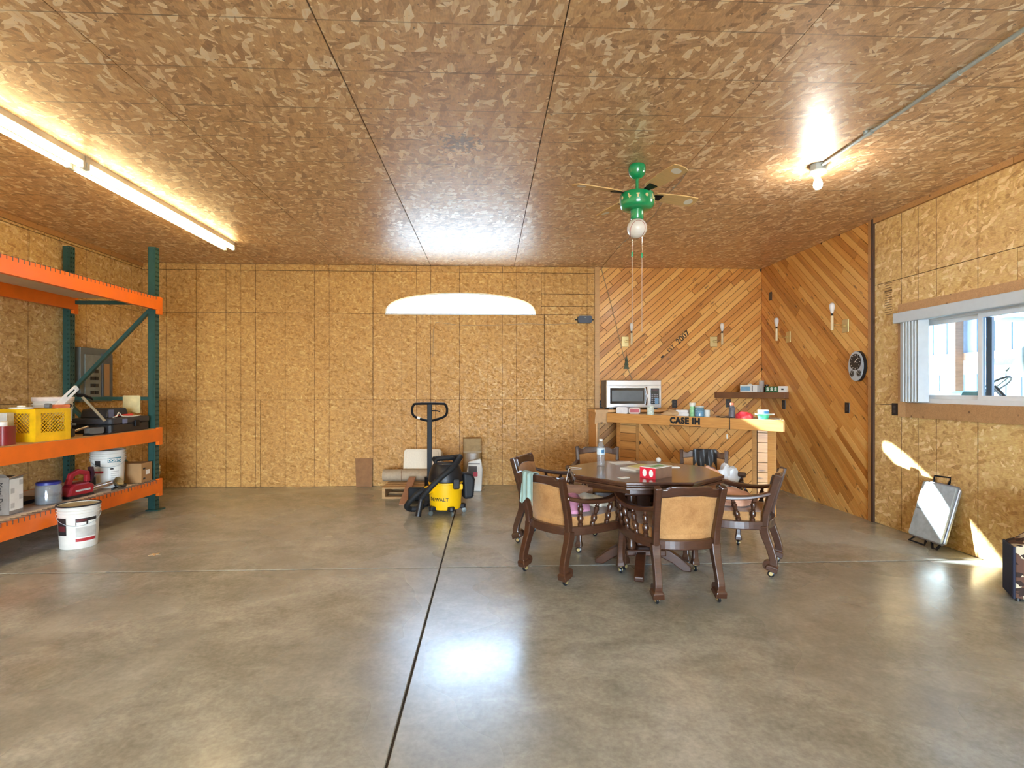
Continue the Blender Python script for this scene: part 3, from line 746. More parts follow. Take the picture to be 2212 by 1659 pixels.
# ---- oval clock
p = plane_x(1857, 791, XR)
ck = thing('wall_clock', 'oval silver weather clock with black dials on the pine wall', 'clock', (XR-0.0015, p.y, p.z), R(-90))
oval = lambda a, b, n=40: [(a*math.cos(2*math.pi*k/n), b*math.sin(2*math.pi*k/n)) for k in range(n)]
part('back_case', MB().prism(oval(0.118, 0.162), -0.035, -0.001, 'xz'), BLACKP, ck, smooth=True)
part('bezel', MB().prism(oval(0.115, 0.158), -0.046, -0.035, 'xz'), mat('silver_paint', (196, 210, 220), 0.35, 0.3), ck, smooth=True)
def dial(cx, cz, r, hands):
    d = part('dial', MB().prism([(cx+x, cz+z) for x, z in oval(r, r, 28)], -0.049, -0.046, 'xz'), mat('dial_black', (22, 24, 28), 0.3), ck, smooth=True)
    for k in range(12):
        a = math.pi*k/6
        part('tick', MB().cbox((0, 0, r*0.82), (r*0.05, 0.002, r*0.17), Matrix.Translation((cx, -0.050, cz)) @ Matrix.Rotation(a, 4, 'Y')), PAPER, d)
    for a, L in hands: part('hand', MB().box(-r*0.03, r*0.03, -0.002, 0, -r*0.1, r*L, Matrix.Translation((cx, -0.051, cz)) @ Matrix.Rotation(R(a), 4, 'Y')), PAPER, d)
    return d
dial(0, 0.045, 0.088, ((100, 0.5), (48, 0.72))); dial(-0.055, -0.078, 0.034, ((-30, 0.7),)); dial(0.055, -0.078, 0.034, ((-40, 0.7),))

# ---- outlets
OUTB = mat('outlet_brown', (34, 26, 22), 0.4)
def outlet(px, py, wall, label):
    p = plane_y(px, py, YB) if wall == 'back' else plane_x(px, py, XR)
    t = thing('wall_outlet', label, 'outlet', (p.x, YB-0.0015, p.z) if wall == 'back' else (XR-0.0015, p.y, p.z), 0 if wall == 'back' else R(-90), 'dark wall outlets')
    part('cover_plate', MB().cbox((0, -0.004, 0), (0.075, 0.007, 0.118)), OUTB, t, bevel=0.003)
    for dz in (-0.022, 0.022): part('socket', MB().prism(rrect(-0.016, 0.016, dz-0.014, dz+0.014, 0.007), -0.0095, -0.0075, 'xz'), mat('socket_grey', (70, 62, 56), 0.5), t)
outlet(1457, 872, 'back', 'dark outlet on pine between microwave and shelf')
outlet(1573, 871, 'back', 'dark outlet on pine behind the orange capped bottle')
outlet(1297, 874, 'back', 'dark outlet left of the microwave')
outlet(1694, 874, 'right', 'dark outlet under the right end of the corner shelf')
outlet(1831, 881, 'right', 'dark outlet on pine below the oval clock')
outlet(1934, 884, 'right', 'dark outlet on strand board beside the window sill')
outlet(1665, 640, 'right', 'dark outlet high on the right wall near the corner')

# ---- stencil on the boarding
INK = mat('stencil_ink', (44, 26, 14), 0.7)
p = plane_y(1475, 729, YB); q = plane_y(1443, 758, YB)
stn = thing('stencil_lettering', 'dark stencilled EST 2007 running up the pine boards', 'lettering', (p.x, YB-0.004, p.z))
lettering('2007', 0.115, INK, stn, rot=(R(90), R(-42), 0), bold=0.002)
lettering('EST', 0.072, INK, stn, loc=(q.x-p.x+0.04, 0, q.z-p.z+0.035), rot=(R(90), R(-42), 0), bold=0.001, spacing=1.15)
part('stencil_mark', MB().prism(oval(0.028, 0.014, 16), -0.001, 0.001, 'xz', Matrix.Translation((q.x-p.x-0.085, 0, q.z-p.z-0.085)) @ Matrix.Rotation(R(-42), 4, 'Y')), INK, stn)
b = MB()
for i, hh in enumerate((0.05, 0.03, 0.10, 0.12, 0.03)): b.box(0, 0.001, -0.055, 0.055, -0.02-0.1*i-hh*0.5, -0.02-0.1*i, None)
p = plane_x(1919, 648, XR)
st2 = thing('grade_stamp', 'faded black grade stamp printed on strand board left of the valance', 'stamp', (XR-0.0022, p.y, p.z+0.17), R(0))
for i in range(14):
    part('print_line', MB().box(0, 0.0015, -0.05+0.004*(i % 3), 0.05-0.006*((i*2) % 3), -0.024*i-(0.016 if i == 3 else 0.006), -0.024*i), mat('stamp_ink', (110, 82, 46), 0.8), st2)

# ---- hanging ornament by the sconce
p = plane_y(1353, 782, YB-0.03)
orn = thing('tree_ornament', 'small green tree ornament hanging under the sconce above the microwave', 'ornament', (p.x, YB-0.034, p.z))
for i, (w, z0, z1) in enumerate(((0.085, -0.10, -0.02), (0.065, -0.045, 0.035), (0.045, 0.01, 0.08))):
    part('tier', MB().prism([(-w/2, z0), (w/2, z0), (0.006, z1), (-0.006, z1)], -0.008, 0.008, 'xz'), mat('ornament_green', (62, 72, 44), 0.6), orn)
part('hook', MB().tube([(0, 0, 0.078), (0, 0.01, 0.16)], 0.0025, 5, up=(0, 1, 0)), BLACKM, orn)

# ---- vertical blind stacked at the far end of the sliding window
BLIND = mat('blind_vinyl', (196, 206, 214), 0.5, var=0.03)
vb = thing('vertical_blind', 'pale vertical blind with valance, slats stacked at the window end', 'blind', (XR-0.024, 0, 0))
part('valance', MB().box(-0.075, -0.002, 3.30, 5.02, 2.000, 2.098), BLIND, vb, bevel=0.006)
for k in range(7):
    y = 4.915 - k*0.036
    Ms = Matrix.Translation((-0.036, y, 1.62)) @ Matrix.Rotation(R(62 if k else 20), 4, 'Z')
    part('slat', MB().box(-0.001, 0.001, -0.040, 0.040, -0.365, 0.379, Ms), BLIND, vb)
part('slat', MB().box(-0.038, -0.036, 4.80, 4.925, 1.25, 1.999), BLIND, vb)

# ================================================================== PALLET RACK AND WHAT STANDS ON IT
RXF, RXR, RY, RY2 = -3.80, -4.73, 6.30, 3.80          # front and rear uprights, far and near frames
rk = thing('pallet_rack', 'green and orange pallet rack standing along the left wall', 'rack', (RXF, RY, 0))
def upright(x, y):
    """folded column, slots punched in the aisle face, small holes in the near face"""
    b = MB(); w, h, t = 0.076, 2.98, 0.003
    b.box(x-w/2, x-w/2+t, y-w/2, y+w/2, 0.012, h)                       # wall side
    b.box(x-w/2+t, x+w/2-t, y+w/2-t, y+w/2, 0.012, h)                   # far side
    cols = [0, 0.014, 0.026, 0.050, 0.062, w]; zz = [0.012]; z = 0.05
    while z < h-0.03: zz += [z, z+0.018]; z += 0.0508
    zz.append(h)
    for i in range(5):
        for j in range(len(zz)-1):
            if i in (1, 3) and j % 2 == 1: continue
            b.add([(x+w/2, y-w/2+cols[i], zz[j]), (x+w/2, y-w/2+cols[i+1], zz[j]), (x+w/2, y-w/2+cols[i+1], zz[j+1]), (x+w/2, y-w/2+cols[i], zz[j+1])], [(0,1,2,3)])
    c2 = [0, 0.054, 0.062, w]
    for i in range(3):
        for j in range(len(zz)-1):
            if i == 1 and j % 2 == 1: continue
            b.add([(x-w/2+c2[i], y-w/2, zz[j]), (x-w/2+c2[i+1], y-w/2, zz[j]), (x-w/2+c2[i+1], y-w/2, zz[j+1]), (x-w/2+c2[i], y-w/2, zz[j+1])], [(0,1,2,3)])
    u = part('upright', b, STEELG, rk)
    part('foot_plate', MB().box(x-0.05, x+0.09, y-0.07, y+0.07, 0.0, 0.012), STEELG, u)
    return u
rk.location = (0, 0, 0)
for yy in (RY, RY2):
    for xx in (RXF, RXR): upright(xx, yy)
    x0, x1 = RXR+0.038, RXF-0.038
    for z in (0.16, 1.265, 2.35): part('brace', MB().box(x0, x1, yy-0.018, yy+0.018, z-0.02, z+0.02), STEELG, rk)
    part('diagonal_brace', MB().bar([(x0, yy, 1.36), (x1, yy, 2.27)], 0.036, 0.04, up=(0, 1, 0)), STEELG, rk)
    part('diagonal_brace', MB().bar([(x0, yy, 1.17), (x1, yy, 0.25)], 0.036, 0.04, up=(0, 1, 0)), STEELG, rk)
XFACE = RXF + 0.041
for lv, zt in enumerate((0.345, 0.925, 2.405)):
    for xx, s in ((XFACE, 1), (RXR-0.036, -1)):
        o0, o1 = (xx, xx+0.045) if s > 0 else (xx-0.0, xx+0.045)
        if s < 0: o0, o1 = RXR+0.042, RXR+0.087
        b = MB().prism([(o0, zt-0.14), (o1, zt-0.14), (o1, zt), (o1-(0.012 if s > 0 else 0.03), zt), (o1-(0.012 if s > 0 else 0.03), zt-0.012), (o0, zt-0.012)], RY2+0.03, RY-0.03, 'xz')
        bm_ = part('beam', b, ORANGE, rk)
        for yy in (RY, RY2):
            part('connector', MB().box(o0, o1-0.006, yy-0.034, yy+0.034, zt-0.185, zt+0.012), ORANGE, bm_, bevel=0.003, seg=1)
    dk = (mat('deck_board', (222, 206, 188), 0.75, var=0.05, scale=4) if lv != 1 else mat('deck_plywood', (176, 140, 92), 0.75, var=0.1, scale=4))
    n = 3; L = (RY-RY2-0.08)/n
    for k in range(n):
        part('deck_panel', MB().box(RXR+0.09, XFACE+0.002, RY2+0.04+k*L+0.002, RY2+0.04+(k+1)*L-0.002, zt-0.011, zt+0.003), dk, rk)
    if lv != 1:
        b = MB()
        for k in range(46):
            y = RY2+0.06+k*0.052
            b.box(XFACE-0.02, XFACE+0.049, y-0.0025, y+0.0025, zt+0.003, zt+0.008).box(XFACE+0.045, XFACE+0.049, y-0.0025, y+0.0025, zt-0.030, zt+0.003)
        part('deck_wires', b, mat('zinc_wire', (120, 110, 100), 0.4, 0.8), rk, stuff=True)
DZ1, DZ2, DZ3 = 0.353, 0.928, 2.413

# ---- buckets
def bucket(name, label, loc, rz, r=0.15, h=0.375, lid=None, bands=(0.30, 0.325, 0.35), body=WHITEP, handle=True):
    t = thing(name, label, 'bucket', loc, rz)
    rb = r*0.88
    prof = [(rb, 0.0), (rb+0.001, 0.004)]
    for z in bands: q = rb + (r-rb)*z/h; prof += [(q, z-0.006), (q+0.009, z-0.004), (q+0.009, z+0.002), (q, z+0.004)]
    prof += [(r, h-0.012), (r+0.006, h-0.010), (r+0.006, h), (r-0.003, h), (r-0.006, h-0.02), (rb-0.004, 0.02), (0.002, 0.018)]
    part('body', MB().lathe(prof, 36), body, t, smooth=True)
    if lid:
        part('lid', MB().lathe([(r-0.004, h-0.03), (r+0.009, h-0.028), (r+0.011, h+0.004), (r+0.006, h+0.008), (r-0.006, h+0.008), (r-0.012, h-0.002), (0.002, h-0.002)], 36), lid, t, smooth=True)
    if handle:
        zt = h*0.80
        pts = [((r+0.006)*math.cos(a), -(r+0.006)*math.sin(a)*1.0, zt - 0.62*r*math.sin(a)) for a in [math.pi*k/20 for k in range(21)]]
        part('handle', MB().tube(pts, 0.0022, 6), GALV, t)
    return t, rb, r, h
def label_patch(parent, rb, r, h, a0, a1, z0, z1, m, name='label_print', off=0.0009):
    b = MB(); n = 10
    rad = lambda z: rb+(r-rb)*z/h+off
    b.sheet(lambda u, v: (rad(z0+(z1-z0)*v)*math.sin(a0+(a1-a0)*u), -rad(z0+(z1-z0)*v)*math.cos(a0+(a1-a0)*u), z0+(z1-z0)*v), n, 1, 0.0006)
    return part(name, b, m, parent)
INKB = mat('label_black', (40, 36, 36), 0.5); RED = mat('label_red', (176, 44, 50), 0.5); MAROON = mat('label_maroon', (92, 34, 36), 0.5)
GREYL = mat('label_grey', (196, 196, 190), 0.5); TEAL = mat('label_teal', (30, 118, 136), 0.5)
bk = plane_z(168, 1179, 0.0)
t, rb, r, h = bucket('paint_bucket', 'white bucket with black rimmed lid and red stripe label on the floor', (-3.595, 4.90, 0), R(36), r=0.15, h=0.365, lid=None)
part('rim', MB().tube([(0.155*math.cos(2*math.pi*k/32), 0.155*math.sin(2*math.pi*k/32), 0.366) for k in range(32)], 0.007, 6, closed=True), BLACKP, t, smooth=True)
part('lid', MB().lathe([(0.15, 0.355), (0.152, 0.362), (0.14, 0.360), (0.002, 0.360)], 32), mat('lid_tan', (176, 168, 140), 0.6, var=0.12), t, smooth=True)
for a0, a1, z0, z1, m in ((-0.15, 0.95, 0.05, 0.27, PAPER), (-0.15, 0.95, 0.205, 0.262, INKB), (-0.12, 0.38, 0.235, 0.255, MAROON), (-0.10, 0.36, 0.205, 0.228, PAPER), (0.46, 0.92, 0.205, 0.236, PAPER), (-0.15, 0.95, 0.062, 0.088, RED), (-1.25, -0.62, 0.12, 0.27, INKB), (-1.2, -0.66, 0.155, 0.2, MAROON), (-0.14, 0.94, 0.10, 0.185, GREYL)):
    k_ = 0.0009 + 0.0004*len(t.children); label_patch(t, rb, r, h, a0, a1, z0, z1, m, off=k_)
t, rb, r, h = bucket('paint_bucket', 'white bucket with teal oval logo on the bottom shelf', (-3.985, 5.835, DZ1), R(36), h=0.385)
label_patch(t, rb, r, h, -0.02, 0.80, 0.02, 0.215, PAPER); label_patch(t, rb, r, h, -0.95, -0.30, 0.155, 0.178, RED)
label_patch(t, rb, r, h, -0.86, -0.48, 0.225, 0.285, INKB, off=0.001)
label_patch(t, rb, r, h, -0.05, 0.80, 0.262, 0.312, TEAL, off=0.0012)
lettering('bongo', 0.052, PAPER, t, loc=(0, 0, 0.286), wrap=((rb+(r-rb)*0.75)+0.0042, 0.40), bold=0.001)
for i in range(6): label_patch(t, rb, r, h, 0.14, 0.66, 0.055+0.022*i, 0.062+0.022*i, GREYL, off=0.0016)
label_patch(t, rb, r, h, 0.10, 0.30, 0.19, 0.205, INKB, off=0.0016)
t, rb, r, h = bucket('paint_bucket', 'old white bucket on the floor behind the green rack post', (-4.45, 7.22, 0), R(40), h=0.37)
label_patch(t, rb, r, h, -0.1, 0.9, 0.10, 0.24, INKB)
t, rb, r, h = bucket('paint_bucket', 'white bucket behind the yellow crate on the middle shelf', (-4.17, 5.36, DZ2), R(36), h=0.36, lid=mat('lid_white', (226, 216, 212), 0.5))
label_patch(t, rb, r, h, 0.0, 0.8, 0.10, 0.26, PAPER); label_patch(t, rb, r, h, 0.1, 0.5, 0.16, 0.2, MAROON, off=0.0014)

# ---- yellow milk crate
cr = thing('milk_crate', 'yellow plastic milk crate with lattice sides on the rack', 'crate', (-3.935, 4.865, DZ2), R(-6))
S, H = 0.335, 0.275
YC = mat('crate_yellow', (232, 184, 20), 0.4, var=0.12, scale=9)
part('base', MB().box(-S/2, S/2, -S/2, S/2, 0.0, 0.015), YC, cr)
part('rim', MB().box(-S/2, S/2, -S/2, -S/2+0.014, H-0.035, H).box(-S/2, S/2, S/2-0.014, S/2, H-0.035, H).box(-S/2, -S/2+0.014, -S/2+0.014, S/2-0.014, H-0.035, H).box(S/2-0.014, S/2, -S/2+0.014, S/2-0.014, H-0.035, H), YC, cr)
for k in range(4):
    Mk = Matrix.Rotation(R(90*k), 4, 'Z')
    part('skirt', MB().box(-S/2+0.01, S/2-0.01, -S/2, -S/2+0.008, 0.015, 0.075, Mk), YC, cr)
    part('corner_post', MB().box(-S/2, -S/2+0.05, -S/2-0.001, -S/2+0.012, 0.0, H-0.03, Mk).box(-S/2-0.001, -S/2+0.012, -S/2+0.012, -S/2+0.05, 0.0, H-0.03, Mk), YC, cr)
    b = MB()
    for d in (1, -1):
        for j in range(-8, 9):
            c0 = j*0.032
            pl = [(c0-0.10, 0.075), (c0-0.095, 0.075), (c0+0.075, H-0.035), (c0+0.070, H-0.035)]
            pl = [(d*x, z) for x, z in pl]
            for nx, d_ in ((1, S/2-0.05), (-1, S/2-0.05)): pl = clip(pl, nx, 0, d_) if pl else pl
            if len(pl) > 2: b.prism(pl, -S/2+0.002, -S/2+0.006, 'xz', Mk)
    part('lattice', b, YC, cr, stuff=True)
single('crate_jug', MB().lathe([(0.055, 0), (0.06, 0.01), (0.06, 0.17), (0.035, 0.21), (0.022, 0.215), (0.022, 0.25), (0.002, 0.25)], 20, o=(-3.98, 4.83, DZ2+0.016)), mat('tan_jug', (196, 160, 90), 0.5), 'tan plastic bottle standing inside the yellow crate', 'bottle', smooth=True)
single('crate_can', MB().lathe([(0.05, 0), (0.052, 0.004), (0.052, 0.15), (0.048, 0.155), (0.002, 0.153)], 20, o=(-3.86, 4.93, DZ2+0.016)), mat('dull_can', (150, 120, 60), 0.4, 0.4), 'dull metal can inside the yellow crate', 'can', smooth=True)
t = thing('white_lid', 'white plastic lid lying on the yellow crate rim', 'dish', (-3.98, 4.78, DZ2+H))  # a loose white lid left on the crate
part('disc', MB().lathe([(0.075, 0), (0.08, 0.004), (0.08, 0.012), (0.07, 0.016), (0.002, 0.016)], 24), WHITEP, t, smooth=True)
part('knob', MB().lathe([(0.03, 0.016), (0.028, 0.03), (0.002, 0.032)], 16), WHITEP, t, smooth=True)

# white slotted tool and hammer leaning out of the crate
tl = thing('slotted_tool', 'white slotted plastic tool with orange and black grip resting on the crate', 'tool', (-3.86, 5.02, DZ2+H))
Mt = Matrix.Rotation(R(78), 4, 'Z') @ Matrix.Translation((0, 0, 0.03)) @ Matrix.Rotation(R(-42), 4, 'Y')
b = MB()
for q in (rrect(-0.04, 0.23, -0.026, -0.011, 0.004), rrect(-0.04, 0.23, 0.011, 0.026, 0.004), rrect(-0.04, 0.10, -0.012, 0.012, 0.004), rrect(0.205, 0.235, -0.024, 0.024, 0.008)): b.prism(q, -0.008, 0.008, 'xz', Mt)
part('blade_body', b, mat('tool_white', (228, 232, 236), 0.35), tl)
part('grip', MB().prism(rrect(-0.11, 0.09, -0.012, 0.018, 0.010), -0.02, 0.02, 'xz', Matrix.Rotation(R(78), 4, 'Z') @ Matrix.Translation((0, 0, 0.013))), mat('tool_orange', (214, 120, 76), 0.5), tl, smooth=True)
part('wheel', MB().cyl((-0.02, -0.115, 0.022), (0.02, -0.11, 0.022), 0.022, n=20), mat('tool_grey', (110, 112, 114), 0.4), tl, smooth=True)
part('end_cap', MB().cyl((0.0, 0.085, 0.018), (0.01, 0.125, 0.018), 0.018, n=16), BLACKP, tl, smooth=True)
hm = thing('hammer', 'hammer with grey handle stuck head up beside the crate', 'hammer', (-3.90, 5.40, DZ2))
part('handle', MB().tube([(0.10, 0.12, 0.13), (0.0, -0.04, 0.37)], 0.013, 8, up=(0, 1, 0)), mat('hickory_grey', (150, 138, 112), 0.6), hm, smooth=True)
part('head', MB().tube([(-0.01, -0.08, 0.385), (0.0, -0.035, 0.385), (0.01, 0.05, 0.36), (0.012, 0.085, 0.335)], 0.016, 8, scales=[1.1, 1.0, 0.8, 0.35]), BLACKM, hm, smooth=True)

# ---- red jug and white carton at the left edge
rj = thing('red_jug', 'dark red plastic jug with white cap at the left edge', 'jug', (-3.90, 4.46, DZ2), R(8))
part('body', MB().prism(rrect(-0.10, 0.10, -0.07, 0.07, 0.03), 0.0, 0.15, 'xy'), mat('jug_red', (128, 34, 36), 0.4, var=0.08), rj, smooth=True, bevel=0.012)
part('cap', MB().lathe([(0.036, 0.15), (0.036, 0.185), (0.03, 0.188), (0.002, 0.188)], 20, o=(0.04, -0.01, 0)), WHITEP, rj, smooth=True)
wc = thing('white_carton', 'white carton with green print behind the red jug', 'carton', (-4.02, 4.60, DZ2), R(10))
part('box', MB().box(-0.09, 0.09, -0.045, 0.045, 0, 0.25), GREYL, wc, bevel=0.003)
part('label_print', MB().box(-0.088, 0.02, -0.0465, -0.0455, 0.15, 0.22), mat('print_green', (120, 190, 130), 0.6), wc)

# ---- black tool case with lid, tray and things lying on it
tc_ = thing('tool_case', 'black plastic tool case with latch on the middle shelf by the post', 'case', (-4.0, 5.865, DZ2), R(3))
part('tray', MB().prism(rrect(-0.23, 0.23, -0.33, 0.33, 0.03), 0.0, 0.085, 'xy'), BLACKP, tc_, bevel=0.006)
part('lid', MB().prism(rrect(-0.235, 0.235, -0.335, 0.335, 0.03), 0.087, 0.15, 'xy'), mat('charcoal_plastic', (44, 45, 50), 0.5), tc_, bevel=0.015)
part('carry_hump', MB().prism([(-0.19, 0.15), (-0.16, 0.235), (-0.02, 0.25), (0.13, 0.245), (0.16, 0.20), (0.17, 0.15)], -0.16, 0.10, 'yz'), MATS['charcoal_plastic'], tc_, bevel=0.012)
part('latch', MB().box(0.23, 0.25, 0.04, 0.11, 0.05, 0.115), BLACKM, tc_, bevel=0.005)
part('blue_label', MB().box(0.101, 0.103, -0.165, -0.085, 0.152, 0.232), mat('label_slate', (110, 118, 150), 0.6), tc_)
part('blue_label', MB().box(0.2352, 0.2365, -0.165, -0.085, 0.0885, 0.138), MATS['label_slate'], tc_)
single('screwdriver', MB().tube([(-3.86, 5.87, DZ2+0.166), (-3.845, 6.0, DZ2+0.168)], 0.014, 10).tube([(-3.87, 5.77, DZ2+0.166), (-3.86, 5.87, DZ2+0.166)], 0.004, 8), mat('tool_red', (206, 50, 44), 0.4), 'red handled screwdriver lying on the black tool case', 'screwdriver', smooth=True)
rp = [(-3.84, 5.62, DZ2+0.156), (-3.83, 5.66, DZ2+0.165), (-3.835, 5.70, DZ2+0.20), (-3.83, 5.74, DZ2+0.165), (-3.82, 5.84, DZ2+0.156), (-3.81, 5.96, DZ2+0.156), (-3.83, 6.04, DZ2+0.160)]
rp = [(x, y+0.075, z) for x, y, z in rp]
single('rope_end', MB().tube(smooth_path(rp), 0.006, 6), mat('white_rope', (226, 220, 204), 0.8), 'short piece of white rope on the black tool case', 'rope', smooth=True)
pt = plane_y(293, 868, RY)
gl_ = MB().sheet(lambda u, v: (-4.12+0.19*u, RY-0.026-0.006*math.sin(6*u), 1.30-0.19*v+0.012*math.sin(5*u)*v), 8, 8, 0.004)
single('work_glove', gl_, mat('cream_cloth', (214, 200, 150), 0.85, var=0.1, bump=0.3), 'cream cloth hung over the rack brace above the tool case', 'cloth', smooth=True)

# ---- loose tools between crate and case
cl = thing('c_clamp', 'grey steel clamp lying between the crate and the tool case', 'clamp', (-3.90, 5.15, DZ2), R(70))
part('frame', MB().bar([(-0.10, 0, 0.02), (-0.11, 0, 0.10), (0.05, 0, 0.12), (0.09, 0, 0.115)], 0.02, 0.018, up=(0, 1, 0)), mat('grey_cast', (120, 122, 116), 0.45, 0.6), cl)
part('body', MB().prism(rrect(-0.06, 0.07, 0.002, 0.075, 0.012), -0.022, 0.022, 'xz'), mat('dark_cast', (74, 72, 68), 0.5, 0.4), cl)
part('bolt', MB().cyl((0.0, -0.03, 0.04), (0.0, 0.03, 0.04), 0.014, n=12), BLACKM, cl)
part('screw', MB().cyl((0.07, 0, 0.05), (0.20, 0.0, 0.085), 0.012, n=10), CHROME, cl, smooth=True)
pl = thing('pliers', 'pliers with red grips lying on top of the steel clamp', 'pliers', (-3.94, 5.19, DZ2+0.130), R(75))
part('jaws', MB().prism([(-0.02, -0.012), (0.07, -0.006), (0.07, 0.006), (-0.02, 0.012)], 0.002, 0.014, 'xy'), CHROME, pl)
for s in (-1, 1): part('grip', MB().tube([(-0.02, s*0.004, 0.008), (-0.07, s*0.022, 0.008), (-0.14, s*0.026, 0.008)], 0.007, 8), MATS['tool_red'], pl, smooth=True)
pw = thing('sander', 'small grey power sander lying by the steel clamp', 'sander', (-3.83, 5.40, DZ2), R(84))
part('body', MB().prism(rrect(-0.07, 0.10, 0.012, 0.07, 0.02), -0.03, 0.03, 'xz'), mat('sander_grey', (98, 100, 98), 0.5), pw, smooth=True)
part('pad', MB().box(-0.075, 0.06, -0.035, 0.035, 0.0, 0.012), BLACKP, pw)
part('nozzle', MB().cyl((0.09, 0, 0.05), (0.12, 0, 0.055), 0.02, 0.016, n=12), MATS['grey_cast'], pw, smooth=True)
cb = smooth_path([(-3.80, 5.32, DZ2+0.004), (-3.765, 5.40, DZ2+0.005), (-3.75, 5.50, DZ2+0.004), (-3.755, 5.60, DZ2+0.022), (-3.80, 5.62, DZ2+0.05), (-3.84, 5.57, DZ2+0.012)])
single('cable_loop', MB().tube(cb, 0.005, 6), BLACKP, 'black cable looping on the front edge of the middle shelf', 'cable', smooth=True)
ch = thing('chisel', 'wood chisel with tan handle on the middle shelf edge', 'chisel', (-3.785, 5.66, DZ2), R(88))
part('handle', MB().lathe([(0.004, 0.0), (0.010, 0.004), (0.010, 0.10), (0.007, 0.11)], 12, M=Matrix.Translation((0, 0, 0.011)) @ Matrix.Rotation(R(90), 4, 'Y')), mat('tan_handle', (204, 160, 96), 0.4), ch, smooth=True)
part('blade', MB().box(-0.13, 0.0, -0.007, 0.007, 0.008, 0.013), CHROME, ch)

# ---- bottom shelf
bx = thing('duct_carton', 'grey printed carton with open flaps at the left edge of the bottom shelf', 'carton', (-4.0, 4.60, DZ1), R(5))
part('box', MB().box(-0.12, 0.12, -0.075, 0.075, 0.0, 0.30), mat('grey_carton', (140, 132, 124), 0.7), bx)
part('flap', MB().sheet(lambda u, v: (-0.12+0.24*u, -0.075-0.05*v, 0.30+0.035*v), 2, 2, 0.003), MATS['grey_carton'], bx)
part('flap', MB().sheet(lambda u, v: (0.12+0.06*v, -0.07+0.14*u, 0.30+0.02*v), 2, 2, 0.003), CARD, bx)
part('label_print', MB().box(0.1205, 0.1215, -0.07, 0.07, 0.03, 0.285), PAPER, bx)
for i in range(4): part('label_print', MB().box(0.1216, 0.1222, -0.05+0.09*(i % 2)-0.01, -0.01+0.09*(i % 2)-0.01, 0.05+0.06*i, 0.09+0.06*i), GREYL, bx)
part('dark_band', MB().box(-0.118, -0.02, -0.0765, -0.0755, 0.03, 0.24), INKB, bx)
lettering('Metal Duct', 0.05, INKB, bx, loc=(0.055, -0.0762, 0.15), rot=(R(90), R(90), 0))
jr = thing('clear_tub', 'clear plastic jar with blue lid on the bottom shelf', 'jar', (-3.93, 5.00, DZ1))
part('body', MB().lathe([(0.088, 0), (0.095, 0.006), (0.095, 0.15), (0.085, 0.17), (0.083, 0.17), (0.091, 0.15), (0.091, 0.01), (0.002, 0.006)], 28), CLEAR, jr, smooth=True)
part('lid', MB().lathe([(0.09, 0.17), (0.09, 0.19), (0.086, 0.193), (0.002, 0.193)], 28), mat('lid_blue', (44, 50, 130), 0.4), jr, smooth=True)
part('contents', MB().lathe([(0.086, 0.008), (0.086, 0.07), (0.05, 0.085), (0.002, 0.08)], 20), mat('mixed_screws', (84, 78, 74), 0.5, 0.5, var=0.4, scale=60), jr, smooth=True)
gt = single('grey_tray', MB().prism(rrect(-0.13, 0.13, -0.16, 0.16, 0.03), 0, 0.03, 'xy', Matrix.Translation((-4.22, 5.02, DZ1))), BLACKP, 'shallow black tray behind the clear jar on the bottom shelf', 'tray')
cs_ = thing('chainsaw', 'red chainsaw with silver guard bar on the bottom shelf', 'chainsaw', (-3.90, 5.33, DZ1), R(80))
CRED = mat('saw_red', (150, 30, 40), 0.4, var=0.08)
body = [(-0.17, 0.02), (0.09, 0.02), (0.10, 0.10), (0.04, 0.13), (-0.10, 0.13), (-0.14, 0.10)]
part('body', MB().prism(body, -0.06, 0.06, 'xz'), CRED, cs_, bevel=0.015)
part('top_handle', MB().bar([(-0.125, 0, 0.12), (-0.09, 0, 0.21), (-0.02, 0, 0.235), (0.07, 0, 0.21), (0.075, 0, 0.12)], 0.05, 0.04, up=(0, 1, 0)), CRED, cs_, bevel=0.01)
part('front_guard', MB().bar([(0.09, 0.0, 0.10), (0.125, 0, 0.19), (0.11, 0, 0.26)], 0.02, 0.05, up=(0, 1, 0)), mat('saw_dark', (56, 26, 36), 0.5), cs_)
part('side_stripe', MB().box(-0.10, 0.05, -0.063, -0.0605, 0.055, 0.072), GREYL, cs_)
part('guide_bar', MB().cyl((0.09, -0.03, 0.055), (0.29, -0.045, 0.075), 0.026, n=16), CHROME, cs_, smooth=True)
part('muffler', MB().cbox((0.15, 0.05, 0.10), (0.10, 0.06, 0.12)), BLACKP, cs_, bevel=0.015)
part('foot', MB().box(-0.16, 0.10, -0.05, 0.05, 0, 0.02), BLACKP, cs_)
ol = thing('work_lamp', 'tangled black work lamp with round reflector beside the chainsaw', 'lamp', (-3.82, 5.71, DZ1), 0)
part('reflector', MB().lathe([(0.02, 0), (0.05, 0.03), (0.055, 0.05), (0.05, 0.048), (0.015, 0.01)], 20, M=Matrix.Translation((-0.01, 0.0, 0.045)) @ Matrix.Rotation(R(60), 4, 'Y')), mat('tarnished_metal', (150, 140, 110), 0.35, 0.7), ol, smooth=True)
part('cord', MB().tube(smooth_path([(0.03, -0.10, 0.012), (0.0, 0.05, 0.015), (0.03, 0.10, 0.02), (0.06, 0.02, 0.015), (0.02, -0.03, 0.035), (-0.04, 0.06, 0.02)]), 0.011, 7), BLACKP, ol, smooth=True)
cx_ = thing('parts_carton', 'brown cardboard carton beside the teal logo bucket on the bottom shelf', 'carton', (-3.92, 6.125, DZ1), R(2))
part('box', MB().box(-0.15, 0.15, -0.10, 0.10, 0, 0.21), CARD, cx_, bevel=0.003)
part('label_print', MB().box(-0.14, -0.02, -0.1015, -0.1005, 0.03, 0.17), GREYL, cx_)
